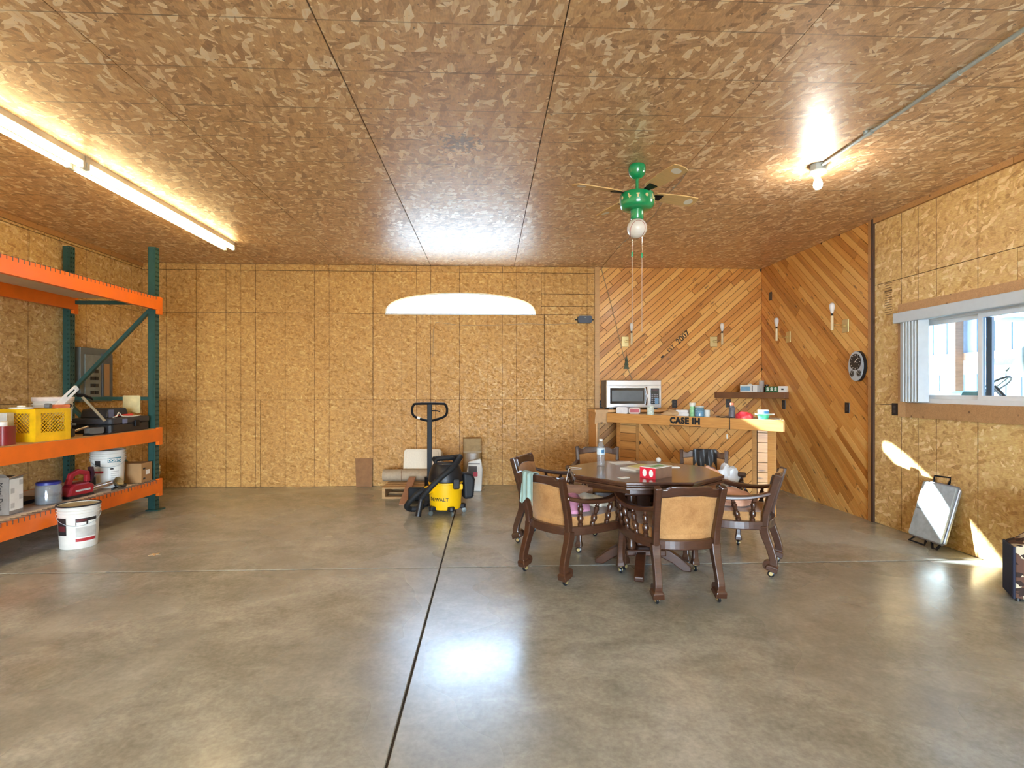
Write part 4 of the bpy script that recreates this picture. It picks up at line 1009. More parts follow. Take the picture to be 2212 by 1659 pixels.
part('label_print', MB().box(0.1505, 0.1515, -0.02, 0.05, 0.08, 0.13), PAPER, cx_)
for zz_ in (0.03, 0.14): part('print_mark', MB().box(0.1505, 0.1512, -0.07, -0.03, zz_, zz_+0.02), INKB, cx_)

# ---- breaker panel on the left wall
eb = thing('breaker_panel', 'grey breaker panel with dark switches on the left wall behind the rack', 'panel', (XL, 6.69, 1.54), R(90))
part('cabinet', MB().box(-0.26, 0.26, -0.10, -0.001, -0.32, 0.32), GREYM, eb, bevel=0.004)
part('cover', MB().box(-0.20, 0.06, -0.112, -0.101, -0.27, 0.24), mat('panel_grey', (122, 126, 118), 0.5), eb, bevel=0.003)
for i in range(8): part('breaker', MB().box(-0.12+0.07*(i % 2), -0.07+0.07*(i % 2), -0.122, -0.1125, -0.23+0.085*(i//2), -0.19+0.085*(i//2)), BLACKP, eb)
part('door', MB().box(0.07, 0.25, -0.118, -0.101, -0.30, 0.26), mat('panel_dark', (84, 88, 88), 0.45), eb, bevel=0.003)
part('door_card', MB().box(0.10, 0.19, -0.1195, -0.1185, -0.25, 0.14), CARD, eb)

# ---- dry leaf on the floor
lp_ = plane_z(335, 1198, 0.0)
lf = MB().prism([(0.05*math.cos(a)*(1 if k % 2 == 0 else 0.36), 0.05*math.sin(a)*(1 if k % 2 == 0 else 0.36)) for k, a in enumerate([math.pi*k/5 for k in range(10)])], 0.001, 0.004, 'xy', Matrix.Translation(lp_))
single('dry_leaf', lf, mat('leaf_tan', (196, 170, 130), 0.8), 'pale dry leaf lying on the concrete near the rack', 'leaf')

# ================================================================== TABLE, CHAIRS AND WHAT LIES ON THEM
TX, TYc, TZ = 1.192, 4.13, 0.745
TB = mat('table_top_wood', (74, 44, 30), 0.22, var=0.18, scale=7, stretch=(2, 10, 2), coat=0.5)
tb = thing('game_table', 'dark octagonal wooden game table with stepped edge', 'table', (TX, TYc, 0), R(-4))
def octo(flat): 
    c = flat/2/math.cos(math.pi/8); return [(c*math.cos(math.pi/8+math.pi/4*k), c*math.sin(math.pi/8+math.pi/4*k)) for k in range(8)]
F = 1.095
part('top', MB().prism(octo(F), TZ-0.022, TZ, 'xy'), TB, tb, bevel=0.006)
part('edge_moulding', MB().prism(octo(F-0.025), TZ-0.036, TZ-0.0225, 'xy'), DARKWOOD, tb, bevel=0.004)
part('edge_moulding', MB().prism(octo(F-0.008), TZ-0.056, TZ-0.0365, 'xy'), DARKWOOD, tb, bevel=0.005)
part('apron', MB().prism(octo(F-0.22), TZ-0.10, TZ-0.0565, 'xy'), DARKWOOD, tb)
part('centre_post', MB().box(-0.05, 0.05, -0.05, 0.05, 0.17, TZ-0.125), DARKWOOD, tb, bevel=0.01)
part('top_block', MB().box(-0.19, 0.19, -0.19, 0.19, TZ-0.165, TZ-0.1005), DARKWOOD, tb, bevel=0.01)
part('base_block', MB().box(-0.15, 0.15, -0.15, 0.15, 0.12, 0.17), DARKWOOD, tb, bevel=0.012)
col = [(0.030, 0.17), (0.036, 0.20), (0.028, 0.22), (0.050, 0.30), (0.055, 0.34), (0.036, 0.42), (0.030, 0.46), (0.042, 0.48), (0.028, 0.50), (0.034, 0.53), (0.030, TZ-0.165)]
for sx in (-1, 1):
    for sy in (-1, 1):
        part('column', MB().lathe(col, 18, o=(sx*0.108, sy*0.108, 0)), DARKWOOD, tb, smooth=True)
for k in range(4):
    Mk = Matrix.Rotation(R(74+90*k), 4, 'Z')
    part('foot', MB().prism([(0.12, 0.16), (0.12, 0.10), (0.22, 0.055), (0.30, 0.0), (0.36, 0.0), (0.36, 0.035), (0.28, 0.10), (0.20, 0.15)], -0.035, 0.035, 'xz', Mk), DARKWOOD, tb, bevel=0.008)

# ---- barrel chairs on castors
def make_chair(label):
    t = thing('captains_chair', label, 'chair', (0, 0, 0), 0, 'barrel chairs round the octagonal table')
    side = lambda s: smooth_path([(s*0.295, 0.27, 0), (s*0.302, 0.10, 0), (s*0.270, -0.10, 0), (s*0.205, -0.245, 0)], 6)
    back = smooth_path([(-0.205, -0.245, 0), (-0.11, -0.285, 0), (0, -0.297, 0), (0.11, -0.285, 0), (0.205, -0.245, 0)], 4)
    up = lambda pts, z: [Vector((p[0], p[1], z)) for p in pts]
    ring = up(side(-1), 0.37) + up(back, 0.37)[1:-1] + up(side(1)[::-1], 0.37)
    part('seat_frame', MB().bar(ring, 0.034, 0.062), DARKWOOD, t, bevel=0.006)
    part('front_rail', MB().bar(up(smooth_path([(-0.28, 0.27, 0), (-0.15, 0.30, 0), (0.15, 0.30, 0), (0.28, 0.27, 0)], 4), 0.365), 0.03, 0.055), DARKWOOD, t, bevel=0.005)
    outl = [(p[0]*0.945, p[1]*0.95-0.002) for p in side(-1)[::-1]] + [(p[0]*0.945, p[1]*0.95) for p in smooth_path([(-0.26, 0.275, 0), (0, 0.295, 0), (0.26, 0.275, 0)], 4)][1:-1] + [(p[0]*0.945, p[1]*0.95-0.002) for p in side(1)] + [(p[0]*0.93, p[1]*0.93) for p in back[::-1]][1:-1]
    part('seat', MB().prism(outl, 0.385, 0.465, 'xy'), VELVET, t, bevel=0.028, seg=4, smooth=True)
    # upholstered back, gently curved
    lean = lambda z: -0.245 - (z-0.40)*0.27
    def bfn(thick):
        return lambda u, v: ((u-0.5)*(0.355+0.03*v), lean(0.405+0.285*v)-0.05*math.cos((u-0.5)*2.2)+0.035+thick*(math.sin(math.pi*min(max(u,0.03),0.97))*math.sin(math.pi*min(max(v,0.04),0.96)))**0.35, 0.405+0.285*v)
    front, rear = bfn(0.028), bfn(-0.012)
    b = MB(); nu, nv = 12, 8
    A = [Vector(front(i/nu, j/nv)) for i in range(nu+1) for j in range(nv+1)]; B = [Vector(rear(i/nu, j/nv)) for i in range(nu+1) for j in range(nv+1)]
    q = len(A); ix = lambda i, j: i*(nv+1)+j; fs = []
    for i in range(nu):
        for j in range(nv):
            f = (ix(i,j), ix(i+1,j), ix(i+1,j+1), ix(i,j+1)); fs += [f, tuple(x+q for x in f[::-1])]
    edge = [ix(i,0) for i in range(nu+1)] + [ix(nu,j) for j in range(1,nv+1)] + [ix(i,nv) for i in range(nu-1,-1,-1)] + [ix(0,j) for j in range(nv-1,0,-1)]
    for a_, b_ in zip(edge, edge[1:]+edge[:1]): fs.append((a_, a_+q, b_+q, b_))
    b.add(A+B, fs)
    part('backrest', b, VELVET, t, smooth=True)
    # crest rail with raised ears
    pts = []; n = 16
    cb = MB(); vs_, fs_ = [], []
    for i in range(n+1):
        u = i/n; x = (u-0.5)*0.40; y = lean(0.72)-0.05*math.cos((u-0.5)*2.2)+0.037
        e = abs(u-0.5)*2
        top = 0.752 - (0.015 if 0.68 < e < 0.88 else 0.0) + (0.003 if e <= 0.7 else 0.0)
        bot = 0.688 + 0.010*math.cos(e*3)
        for dy, z in ((-0.018, bot), (0.016, bot), (0.012, top), (-0.022, top)): vs_.append((x, y+dy-(z-0.72)*0.2, z))
    for i in range(n):
        for k in range(4): fs_.append((i*4+k, i*4+(k+1) % 4, (i+1)*4+(k+1) % 4, (i+1)*4+k))
    fs_ += [(3,2,1,0), tuple(n*4+k for k in range(4))]
    cb.add(vs_, fs_)
    part('crest_rail', cb, DARKWOOD, t, bevel=0.006)
    caster_prof = [(0.016, -0.010), (0.024, -0.006), (0.025, 0.0), (0.024, 0.006), (0.016, 0.010)]
    for s in (-1, 1):
        part('back_post', MB().bar([(s*0.198, -0.262, 0.34), (s*0.200, -0.275, 0.46), (s*0.205, -0.312, 0.60), (s*0.210, -0.345, 0.72), (s*0.213, -0.356, 0.755)], 0.042, 0.048, up=(0, 1, 0)), DARKWOOD, t, bevel=0.008)
        lp = smooth_path([(s*0.198, -0.255, 0.37), (s*0.198, -0.268, 0.30), (s*0.200, -0.300, 0.21), (s*0.203, -0.322, 0.13), (s*0.204, -0.318, 0.085), (s*0.203, -0.306, 0.052)], 4)
        lg = part('leg', MB().bar(lp, 0.052, 0.058, up=(0, 1, 0), scales=[1.15-0.25*math.sin(math.pi*k/(len(lp)-1)) + (0.35 if k > len(lp)*0.72 else 0) for k in range(len(lp))]), DARKWOOD, t, bevel=0.010)
        part('scroll', MB().cyl((s*0.203-0.024, -0.288, 0.088), (s*0.203+0.024, -0.288, 0.088), 0.036, n=18), DARKWOOD, lg, smooth=True)
        fp = smooth_path([(s*0.28, 0.262, 0.38), (s*0.282, 0.268, 0.30), (s*0.285, 0.278, 0.20), (s*0.286, 0.280, 0.12), (s*0.285, 0.276, 0.052)], 4)
        fg = part('leg', MB().bar(fp, 0.046, 0.046, up=(0, 1, 0), scales=[1.1-0.3*math.sin(math.pi*k/(len(fp)-1)) + (0.2 if k > len(fp)*0.8 else 0) for k in range(len(fp))]), DARKWOOD, t, bevel=0.008)
        for (cx_, cy_, g) in ((s*0.203, -0.306, lg), (s*0.285, 0.276, fg)):
            part('castor', MB().lathe(caster_prof, 16, M=Matrix.Translation((cx_, cy_, 0.025)) @ Matrix.Rotation(R(90), 4, 'Y') ).cyl((cx_, cy_, 0.03), (cx_, cy_, 0.056), 0.012, n=10), mat('castor_black', (34, 36, 40), 0.3, 0.3), g, smooth=True)
            part('castor_cap', MB().cyl((cx_-0.0135, cy_, 0.027), (cx_-0.0105, cy_, 0.027), 0.014, n=14).cyl((cx_+0.0105, cy_, 0.027), (cx_+0.0135, cy_, 0.027), 0.014, n=14).cyl((cx_, cy_, 0.050), (cx_, cy_, 0.060), 0.018, n=14), BRASS, g, smooth=True, stuff=True)
        ap = smooth_path([(s*0.205, -0.305, 0.612), (s*0.256, -0.17, 0.578), (s*0.306, 0.0, 0.570), (s*0.325, 0.12, 0.590), (s*0.318, 0.205, 0.615)], 6)
        part('armrest', MB().bar(ap, 0.062, 0.036, scales=[0.75+0.35*k/(len(ap)-1) for k in range(len(ap))]), DARKWOOD, t, bevel=0.009)
        sd = side(s)
        prof = [(0.010, 0.0), (0.014, 0.01), (0.014, 0.03), (0.010, 0.036), (0.0165, 0.055), (0.0175, 0.075), (0.010, 0.095), (0.0145, 0.10), (0.010, 0.106), (0.0165, 0.14), (0.011, 0.158), (0.015, 0.163), (0.009, 0.170), (0.010, 0.20)]
        for f in (0.14, 0.36, 0.58, 0.80):
            bs = sd[int(round((len(sd)-1)*(1-f)))]; tp_ = ap[int(round((len(ap)-1)*(0.08+0.92*f)))]
            p0 = Vector((bs[0], bs[1], 0.395)); p1 = Vector((tp_[0], tp_[1], tp_[2]-0.006)); d = p1-p0
            Ms = Matrix.Translation(p0) @ d.to_track_quat('Z', 'Y').to_matrix().to_4x4() @ Matrix.Scale(d.length/0.20, 4, (0, 0, 1))
            part('spindle', MB().lathe([(r_*1.3, z_) for r_, z_ in prof], 12, M=Ms), DARKWOOD, t, smooth=True)
    return t
# facing angle: 0 looks along +y; (x, y) is the middle of the chair
def place(mx, my, face):           # mx, my: the point between the rear feet
    a = R(face); d = Vector((math.cos(a), math.sin(a)))
    return (mx + d.x*0.306, my + d.y*0.306, 0), a - math.pi/2
CH_ = []
loc, rz = place(0.408, 3.905, 40)
c1 = make_chair('barrel chair at the front left with a mint cloth over its back'); c1.location = loc; c1.rotation_euler = (0, 0, rz)
for mx, my, fa, lb in ((1.280, 3.41, 91, 'barrel chair nearest the lens with its back turned, plain gold panel'),
                       (2.175, 4.02, 146, 'barrel chair on the right of the table facing left'),
                       (0.35, 5.00, -25, 'barrel chair on the far left behind the mint cloth chair'),
                       (1.16, 5.70, -96, 'barrel chair behind the table in line with the water bottle'),
                       (2.15, 5.30, -112, 'barrel chair in front of the bar with a dark jacket over its back')):
    loc, rz = place(mx, my, fa); CH_.append(copy_tree(c1, loc, rz, lb))
def on_chair(o, p):                # chair space -> world
    return Matrix.Translation(o.location) @ Matrix.Rotation(o.rotation_euler[2], 4, 'Z') @ Vector(p)

# mint cloth over the crest of the first chair
def drape(ch, x0, x1, zt, zf, zb, m, name, label, cat, wave=0.006):
    lean = lambda z: -0.245-(z-0.40)*0.27
    def fn(u, v):
        x = x0+(x1-x0)*u; cy = lean(0.72)-0.05*math.cos(x/0.40*2.2)+0.035
        s = v*2-1; r = 0.032; w = wave*math.sin(17*u+3*v)
        sag = 0.03*math.sin(2.1*math.pi*u+0.6)
        if s < -0.15: k = (-s-0.15)/0.85; return on_chair(ch, (x+0.02*k*(u-0.5), cy-r-0.012*k+w, zt-(zt-zb+sag)*k))
        if s > 0.15: k = (s-0.15)/0.85; return on_chair(ch, (x, cy+r+0.035*k+w, zt-(zt-zf+sag)*k))
        a = s/0.15*math.pi/2; return on_chair(ch, (x, cy+r*math.sin(a), zt+0.014*math.cos(a)))
    return single(name, MB().sheet(fn, 14, 24, 0.003), m, label, cat, smooth=True)
drape(c1, -0.19, -0.05, 0.752, 0.62, 0.555, mat('mint_cloth', (150, 178, 172), 0.85, var=0.08, bump=0.2), 'hand_towel', 'mint green towel draped over the front left chair back', 'towel')
drape(CH_[4], -0.12, 0.10, 0.758, 0.56, 0.60, mat('black_satin', (30, 34, 40), 0.4, var=0.15), 'dark_jacket', 'black shiny jacket draped over the chair before the bar', 'jacket', 0.01)

# crumpled cloths on seats
def crumple(ch, c, r, sq, m, name, label, cat, seed, n=22, mm=12, amp=0.22):
    rg = random.Random(seed); ph = [rg.uniform(0, 6.28) for _ in range(8)]; b = MB(); b.ball((0, 0, 0), 1.0, n, mm)
    out = []
    for x, y, z in b.v:
        d = 1 + amp*(math.sin(3.1*x+2.2*y+ph[0])*0.5+math.sin(5.3*y-4.1*z+ph[1])*0.35+math.sin(7.7*x+6.1*z+ph[2])*0.3+math.sin(9.3*y+8.1*x+ph[3])*0.22)
        p = Vector((c[0]+x*d*r*sq[0], c[1]+y*d*r*sq[1], c[2]+max(-0.98*0.35, z)*d*r*sq[2]))
        if z < -0.2: p.z = c[2]-r*sq[2]*0.30
        out.append(tuple(on_chair(ch, p) if ch is not None else p))
    b.v = out
    return single(name, b, m, label, cat, smooth=True)
crumple(c1, (0.03, -0.075, 0.497), 0.155, (1.1, 0.95, 0.5), mat('pink_cloth', (208, 142, 166), 0.85, var=0.12, bump=0.3), 'pink_shirt', 'crumpled pink shirt on the front left chair seat', 'shirt', 3)
crumple(c1, (0.05, 0.185, 0.495), 0.115, (1.3, 0.7, 0.5), mat('beige_cloth', (206, 198, 180), 0.85, var=0.08, bump=0.3), 'beige_towel', 'crumpled beige towel at the front of the front left chair seat', 'towel', 5)
ch6 = CH_[4]
crumple(ch6, (-0.19, 0.14, 0.535), 0.115, (0.9, 0.9, 1.25), mat('white_bag', (214, 220, 226), 0.35, var=0.06), 'white_bag', 'crumpled white plastic bag on the chair before the bar', 'bag', 9, amp=0.3)
crumple(ch6, (0.0, 0.22, 0.52), 0.13, (1.1, 0.7, 1.1), mat('peach_cloth', (214, 164, 136), 0.8, var=0.08, bump=0.2), 'peach_blanket', 'peach coloured blanket heaped on the chair before the bar', 'blanket', 12)
bb = thing('blue_package', 'blue plastic package standing on the chair before the bar', 'package', on_chair(ch6, (0.03, 0.02, 0.467)), ch6.rotation_euler[2]+R(172))
part('pack', MB().prism(rrect(-0.13, 0.13, 0.0, 0.17, 0.03), -0.05, 0.05, 'xz'), mat('pack_blue', (104, 140, 196), 0.35, var=0.1), bb, smooth=True, bevel=0.01)
part('print_band', MB().box(-0.11, 0.11, -0.0515, -0.0505, 0.04, 0.12), mat('pack_navy', (44, 58, 110), 0.4), bb)
# stack of cloth on the right chair's seat
crumple(CH_[1], (0.02, 0.02, 0.50), 0.17, (1.1, 1.2, 0.45), MATS['peach_cloth'], 'peach_cloth', 'peach cloth lying on the right hand chair seat', 'cloth', 21)
sg = thing('snack_bag', 'green and white snack bag on the seat of the chair behind the table', 'bag', on_chair(CH_[3], (-0.14, 0.14, 0.466)), CH_[3].rotation_euler[2]+R(170))
part('bag', MB().prism(rrect(-0.10, 0.10, 0.0, 0.13, 0.03), -0.03, 0.03, 'xz'), mat('bag_green_white', (206, 218, 200), 0.4, var=0.08), sg, smooth=True, bevel=0.008)
part('print_patch', MB().box(-0.085, 0.085, -0.0315, -0.0305, 0.07, 0.11), mat('print_leaf_green', (60, 140, 84), 0.5), sg)

# ---- on the table top (positions from where their feet meet the top)
def tt(px, py): return plane_z(px, py, TZ)
p = tt(1298, 1006)
wb_ = thing('water_bottle', 'clear plastic water bottle with white cap on the table', 'bottle', p)
part('body', MB().lathe([(0.026, 0), (0.032, 0.004), (0.033, 0.02), (0.031, 0.03), (0.033, 0.04), (0.031, 0.055), (0.033, 0.07), (0.033, 0.14), (0.030, 0.155), (0.018, 0.185), (0.0135, 0.195), (0.0135, 0.205)], 24), CLEAR, wb_, smooth=True)
part('label_band', MB().lathe([(0.0335, 0.095), (0.0337, 0.097), (0.0337, 0.143), (0.0332, 0.145)], 24, cap=False), mat('bottle_label', (196, 214, 232), 0.4, var=0.2, scale=30), wb_, smooth=True)
part('logo_patch', MB().sheet(lambda u, v: (0.0342*math.sin(-0.2+0.9*u), -0.0342*math.cos(-0.2+0.9*u), 0.105+0.03*v), 6, 1, 0.0005), mat('bottle_blue', (54, 110, 150), 0.4), wb_)
part('cap', MB().lathe([(0.0145, 0.203), (0.015, 0.205), (0.015, 0.219), (0.013, 0.221), (0.002, 0.221)], 18), WHITEP, wb_, smooth=True)
p = tt(1417, 1030)
rb_ = thing('snack_box', 'red and white open snack box with two white ovals on the table', 'box', p, R(38))
part('box', MB().box(-0.10, 0.10, -0.065, 0.065, 0, 0.075), mat('box_brown', (120, 92, 74), 0.6), rb_)
part('red_side', MB().box(-0.1015, -0.1003, -0.065, 0.065, 0.0, 0.075), mat('box_red', (214, 40, 62), 0.45), rb_)
for yy in (-0.03, 0.025): part('oval_print', MB().prism([(yy+0.017*math.cos(a), 0.037+0.026*math.sin(a)) for a in [2*math.pi*k/20 for k in range(20)]], -0.1025, -0.1016, 'yz'), PAPER, rb_)
part('lid', MB().box(-0.102, 0.102, -0.067, 0.067, 0.0752, 0.079), mat('box_white', (226, 232, 222), 0.5), rb_)
part('lid_print', MB().box(-0.06, 0.06, -0.03, 0.02, 0.0791, 0.0797), mat('box_green', (110, 176, 110), 0.5), rb_)
def paper(px, py, w, d, rz, label, m=PAPER, th=0.002, z=0.0):
    q = tt(px, py)
    return single('paper_sheet' if th < 0.004 else 'booklet', MB().box(-w/2, w/2, -d/2, d/2, 0, th, Matrix.Translation((q.x, q.y, TZ+z)) @ Matrix.Rotation(R(rz), 4, 'Z')), m, label, 'paper', 'papers on the table')
paper(1345, 1000, 0.20, 0.15, 12, 'white sheet near the far edge right of the bottle')
paper(1380, 1013, 0.24, 0.17, 30, 'white booklet under the yellow flyer', th=0.012)
paper(1383, 1010, 0.19, 0.13, 35, 'yellow flyer lying on the white booklet', mat('flyer_yellow', (226, 222, 150), 0.6, var=0.12, scale=20), z=0.012)
paper(1405, 1006, 0.14, 0.10, -10, 'pale yellow leaflet behind the snack box', mat('leaflet', (232, 226, 176), 0.6, var=0.08), th=0.003)
paper(1435, 1009, 0.23, 0.07, 2, 'white folded letter near the far edge behind the snack box', th=0.005)
paper(1347, 1032, 0.07, 0.05, 25, 'small white slip near the front edge of the table')
p = tt(1420, 998)
single('white_ball', MB().ball((p.x, p.y-0.03, TZ+0.022), 0.022, 16, 10), WHITEP, 'small white ball at the far edge of the table', 'ball', smooth=True)
# cord hanging off the table's left corner
a0 = tt(1229, 1012)
hc = smooth_path([a0 + Vector((0.10, 0.0, 0.003)), a0 + Vector((0.01, 0.0, 0.004)), a0 + Vector((-0.010, -0.01, -0.03)), a0 + Vector((-0.03, -0.02, -0.12)), a0 + Vector((-0.06, -0.05, -0.19))])
single('white_string', MB().tube(hc, 0.0022, 5), PAPER, 'thin white string hanging from the left corner of the table', 'string', smooth=True)

# ================================================================== THE BAR
BA = R(-50.4); BO = Vector((1.58, 7.08, 0)); BL = 2.23; BT = 1.05
bar = thing('home_bar', 'pine home bar with chevron boarded front across the corner', 'bar', BO, BA)
Mbar = Matrix.Translation(BO) @ Matrix.Rotation(BA, 4, 'Z'); Minv = Mbar.inverted()
def bar_x(px, setback):            # how far along the bar the sight line of a column crosses the line at that setback
    k = (px-CX)/FPX; d = Vector((k*cs+sn, cs-k*sn, 0))
    o = Minv @ Vector((0, 0, 0)); e = (Minv.to_3x3() @ d)
    t_ = (setback-o.y)/e.y; return o.x+e.x*t_
part('counter_top', MB().prism([(-0.02, 0.030), (BL-0.002, 0.030), (BL-0.30, 0.58), (-0.02, 0.58)], BT-0.035, BT, 'xy'), mat('counter_laminate', (206, 204, 194), 0.16, var=0.06, scale=4), bar, bevel=0.003)
fa = part('fascia', MB().box(-0.02, BL, 0.0, 0.029, BT-0.115, BT+0.004), PINE_BAR, bar, bevel=0.004)
part('end_fascia', MB().prism([(BL+0.0005, 0.0), (BL+0.008, 0.012), (BL-0.275, 0.58), (BL-0.299, 0.58)], BT-0.115, BT+0.004, 'xy'), PINE_BAR, bar, bevel=0.003)
xa, xb, sb = bar_x(1374, 0.19), bar_x(1634, 0.19), 0.19
zt = BT-0.117
part('front_backing', MB().box(xa, xb, sb+0.016, sb+0.05, 0.0, zt), mat('bar_shadow_board', (70, 46, 26), 0.8), bar)
xm_ = (xa+xb)/2 - 0.02
fr = Matrix(((1,0,0,0),(0,0,-1,sb+0.016),(0,1,0,0),(0,0,0,1)))
planks(bar, PINE_BAR, (xa+0.045, xm_, 0.0, zt-0.002), R(-45), 0.083, 0.014, fr, 5, 0.25, 0.75, gap=0.005, name='chevron_board')
planks(bar, PINE_BAR, (xm_, xb-0.045, 0.0, zt-0.002), R(45), 0.083, 0.014, fr, 6, 0.25, 0.75, gap=0.005, name='chevron_board')
for x in (xa, xb-0.045): part('corner_trim', MB().box(x, x+0.044, sb-0.006, sb+0.015, 0, zt), TRIMW, bar, bevel=0.003)
# left return: from the front panel's end back to the wall side, horizontal boards
def return_panel(p0, p1, seed):
    p0, p1 = Vector((p0[0], p0[1], 0)), Vector((p1[0], p1[1], 0)); d = p1-p0; L = d.length; d.normalize(); nrm = Vector((d.y, -d.x, 0))
    fm = Matrix(((d.x, 0, nrm.x, p0.x), (d.y, 0, nrm.y, p0.y), (0, 1, 0, 0), (0, 0, 0, 1)))
    part('return_backing', MB().box(0, L, 0, zt, -0.03, 0.0, fm), MATS['bar_shadow_board'], bar)
    planks(bar, PINE_BAR, (0.002, L-0.002, 0.0, zt-0.002), 0.0, 0.108, 0.014, fm, seed, 3, 4, gap=0.005, name='siding_board')
pl_ = Minv @ Vector((1.60, 7.02, 0))
return_panel((0.06, 0.20), (xa-0.002, sb+0.015), 3)
xe, xf = bar_x(1659, 0.25), bar_x(1678, 0.25)
return_panel((xb+0.002, sb+0.015), (xe-0.002, 0.25), 4)
part('end_post', MB().prism([(xe, 0.235), (xf, 0.235), (xf-0.05, 0.33), (xe-0.03, 0.33)], 0, BT-0.036, 'xy'), PINE_BAR, bar, bevel=0.004)
part('end_post', MB().box(0.0, 0.06, 0.185, 0.245, 0, BT-0.036), PINE_BAR, bar, bevel=0.004)
part('end_panel', MB().prism([(xf-0.055, 0.331), (xf-0.075, 0.331), (xf-0.195, 0.56), (xf-0.175, 0.56)], 0, BT-0.036, 'xy'), PINE_BAR, bar)
# lettering on the fascia
xl_ = bar_x(1479, 0.0)
lettering('CASE IH', 0.098, mat('stencil_black', (28, 30, 34), 0.6), bar, loc=(xl_, -0.0012, BT-0.052), bold=0.0065, spacing=1.12)
part('lettering_underline', MB().box(xl_-0.20, xl_+0.20, -0.0016, -0.0004, BT-0.112, BT-0.106), MATS['stencil_black'], bar)

# ---- side stand along the wall that carries the microwave
SZ = 1.096
sd_ = thing('side_counter', 'narrow pine counter against the back wall under the microwave', 'counter', (0, 0, 0))
part('top', MB().box(1.42, 2.50, 7.16, 7.68, SZ-0.036, SZ), PINE_BAR, sd_, bevel=0.004)
part('side_panel', MB().box(1.44, 1.46, 7.17, 7.675, 0, SZ-0.041), PINE_BAR, sd_)
part('side_panel', MB().box(2.46, 2.48, 7.17, 7.675, 0, SZ-0.041), PINE_BAR, sd_)
part('back_rail', MB().box(1.461, 2.459, 7.64, 7.675, SZ-0.16, SZ-0.041), PINE_BAR, sd_)
mw = thing('microwave', 'stainless steel microwave with black door glass and keypad', 'microwave', (1.965, 7.22, SZ), R(-2))
part('feet', MB().box(-0.33, -0.27, 0.03, 0.09, 0, 0.022).box(0.27, 0.33, 0.03, 0.09, 0, 0.022).box(-0.33, -0.27, 0.28, 0.34, 0, 0.022).box(0.27, 0.33, 0.28, 0.34, 0, 0.022), BLACKP, mw, stuff=True)
MW, MH, z0 = 0.373, 0.375, 0.022
part('case', MB().box(-MW, MW, 0.022, 0.40, z0, z0+MH), mat('case_dark', (54, 46, 38), 0.4, 0.4), mw)
part('front_frame', MB().box(-MW, MW, 0.0, 0.0215, z0, z0+MH), STAINLESS, mw, bevel=0.004)
part('vent_grille', MB().box(-MW+0.004, MW-0.004, -0.006, -0.0003, z0+MH-0.075, z0+MH-0.004), STAINLESS, mw, bevel=0.003)
dr = part('door', MB().box(-MW+0.004, 0.185, -0.008, -0.0003, z0+0.006, z0+MH-0.079), STAINLESS, mw, bevel=0.003)
part('door_glass', MB().prism(rrect(-MW+0.05, 0.145, z0+0.055, z0+0.27, 0.006), -0.0105, -0.0085, 'xz'), mat('door_black', (14, 16, 26), 0.12, var=0.05), dr)
part('door_mesh', MB().box(-MW+0.075, 0.122, -0.0112, -0.0106, z0+0.09, z0+0.235), mat('mesh_grey', (70, 72, 74), 0.35), dr)
part('handle', MB().tube(bez((0.165, -0.010, z0+0.045), (0.170, -0.055, z0+0.09), (0.170, -0.055, z0+0.225), (0.165, -0.010, z0+0.275), 12), 0.012, 10, up=(1, 0, 0)), CHROME, dr, smooth=True)
kp = part('keypad', MB().prism(rrect(0.228, 0.345, z0+0.05, z0+0.265, 0.008), -0.006, -0.0003, 'xz'), MATS['door_black'], mw)
for i in range(15): part('key', MB().box(0.238+0.034*(i % 3), 0.263+0.034*(i % 3), -0.0068, -0.0061, z0+0.065+0.026*(i//3), z0+0.078+0.026*(i//3)), mat('key_grey', (120, 112, 112), 0.5), kp)
part('display', MB().box(0.240, 0.333, -0.0068, -0.0061, z0+0.225, z0+0.25), mat('display_brown', (70, 40, 40), 0.3), kp)
part('door_sticker', MB().prism(rrect(0.285, 0.335, z0+0.055, z0+0.135, 0.01), -0.0078, -0.0069, 'xz'), mat('sticker_blue', (96, 130, 160), 0.4), kp)

# ---- corner shelf
cf = thing('corner_shelf', 'thick brown triangular shelf fixed across the corner', 'shelf', (XR, YB, 1.33))
tri = [(-0.70, -0.002), (-0.002, -0.002), (-0.002, -0.72), (-0.06, -0.72), (-0.70, -0.075)]
SHW = mat('shelf_brown', (112, 72, 42), 0.5, var=0.15, scale=6)
part('board', MB().prism(tri, -0.085, 0.0, 'xy'), SHW, cf, bevel=0.004)
def shelf_pt(px, back=0.06):       # a spot on the shelf, a little behind its slanted front edge
    a = Vector((XR-0.70, YB-0.075, 0)); b_ = Vector((XR-0.06, YB-0.72, 0)); n_ = Vector((0.71, 0.704, 0)); a += n_*back; b_ += n_*back
    k = (px-CX)/FPX; d = Vector((k*cs+sn, cs-k*sn, 0)); e = b_-a
    den = d.x*(-e.y)-d.y*(-e.x); t_ = (a.x*(-e.y)-a.y*(-e.x))/den
    return Vector((d.x*t_, d.y*t_, 1.33))
sa = R(-45)
q = shelf_pt(1620, 0.09); t = thing('tissue_box', 'white and blue tissue box at the left of the corner shelf', 'box', q, sa)
part('box', MB().box(-0.115, 0.115, -0.055, 0.055, 0, 0.10), PAPER, t, bevel=0.003)
part('print_patch', MB().box(-0.105, 0.02, -0.0565, -0.0555, 0.02, 0.08), mat('print_sky', (120, 168, 200), 0.5), t); part('print_bar', MB().box(0.045, 0.055, -0.0565, -0.0555, 0.01, 0.09), INKB, t)
part('tissue', MB().ball((0, 0, 0.105), 0.025, 10, 6, (1.2, 0.7, 0.5)), PAPER, t, smooth=True)
q = shelf_pt(1645, 0.16); t = thing('paper_cups', 'grey stack of paper cups on the corner shelf', 'cups', q)
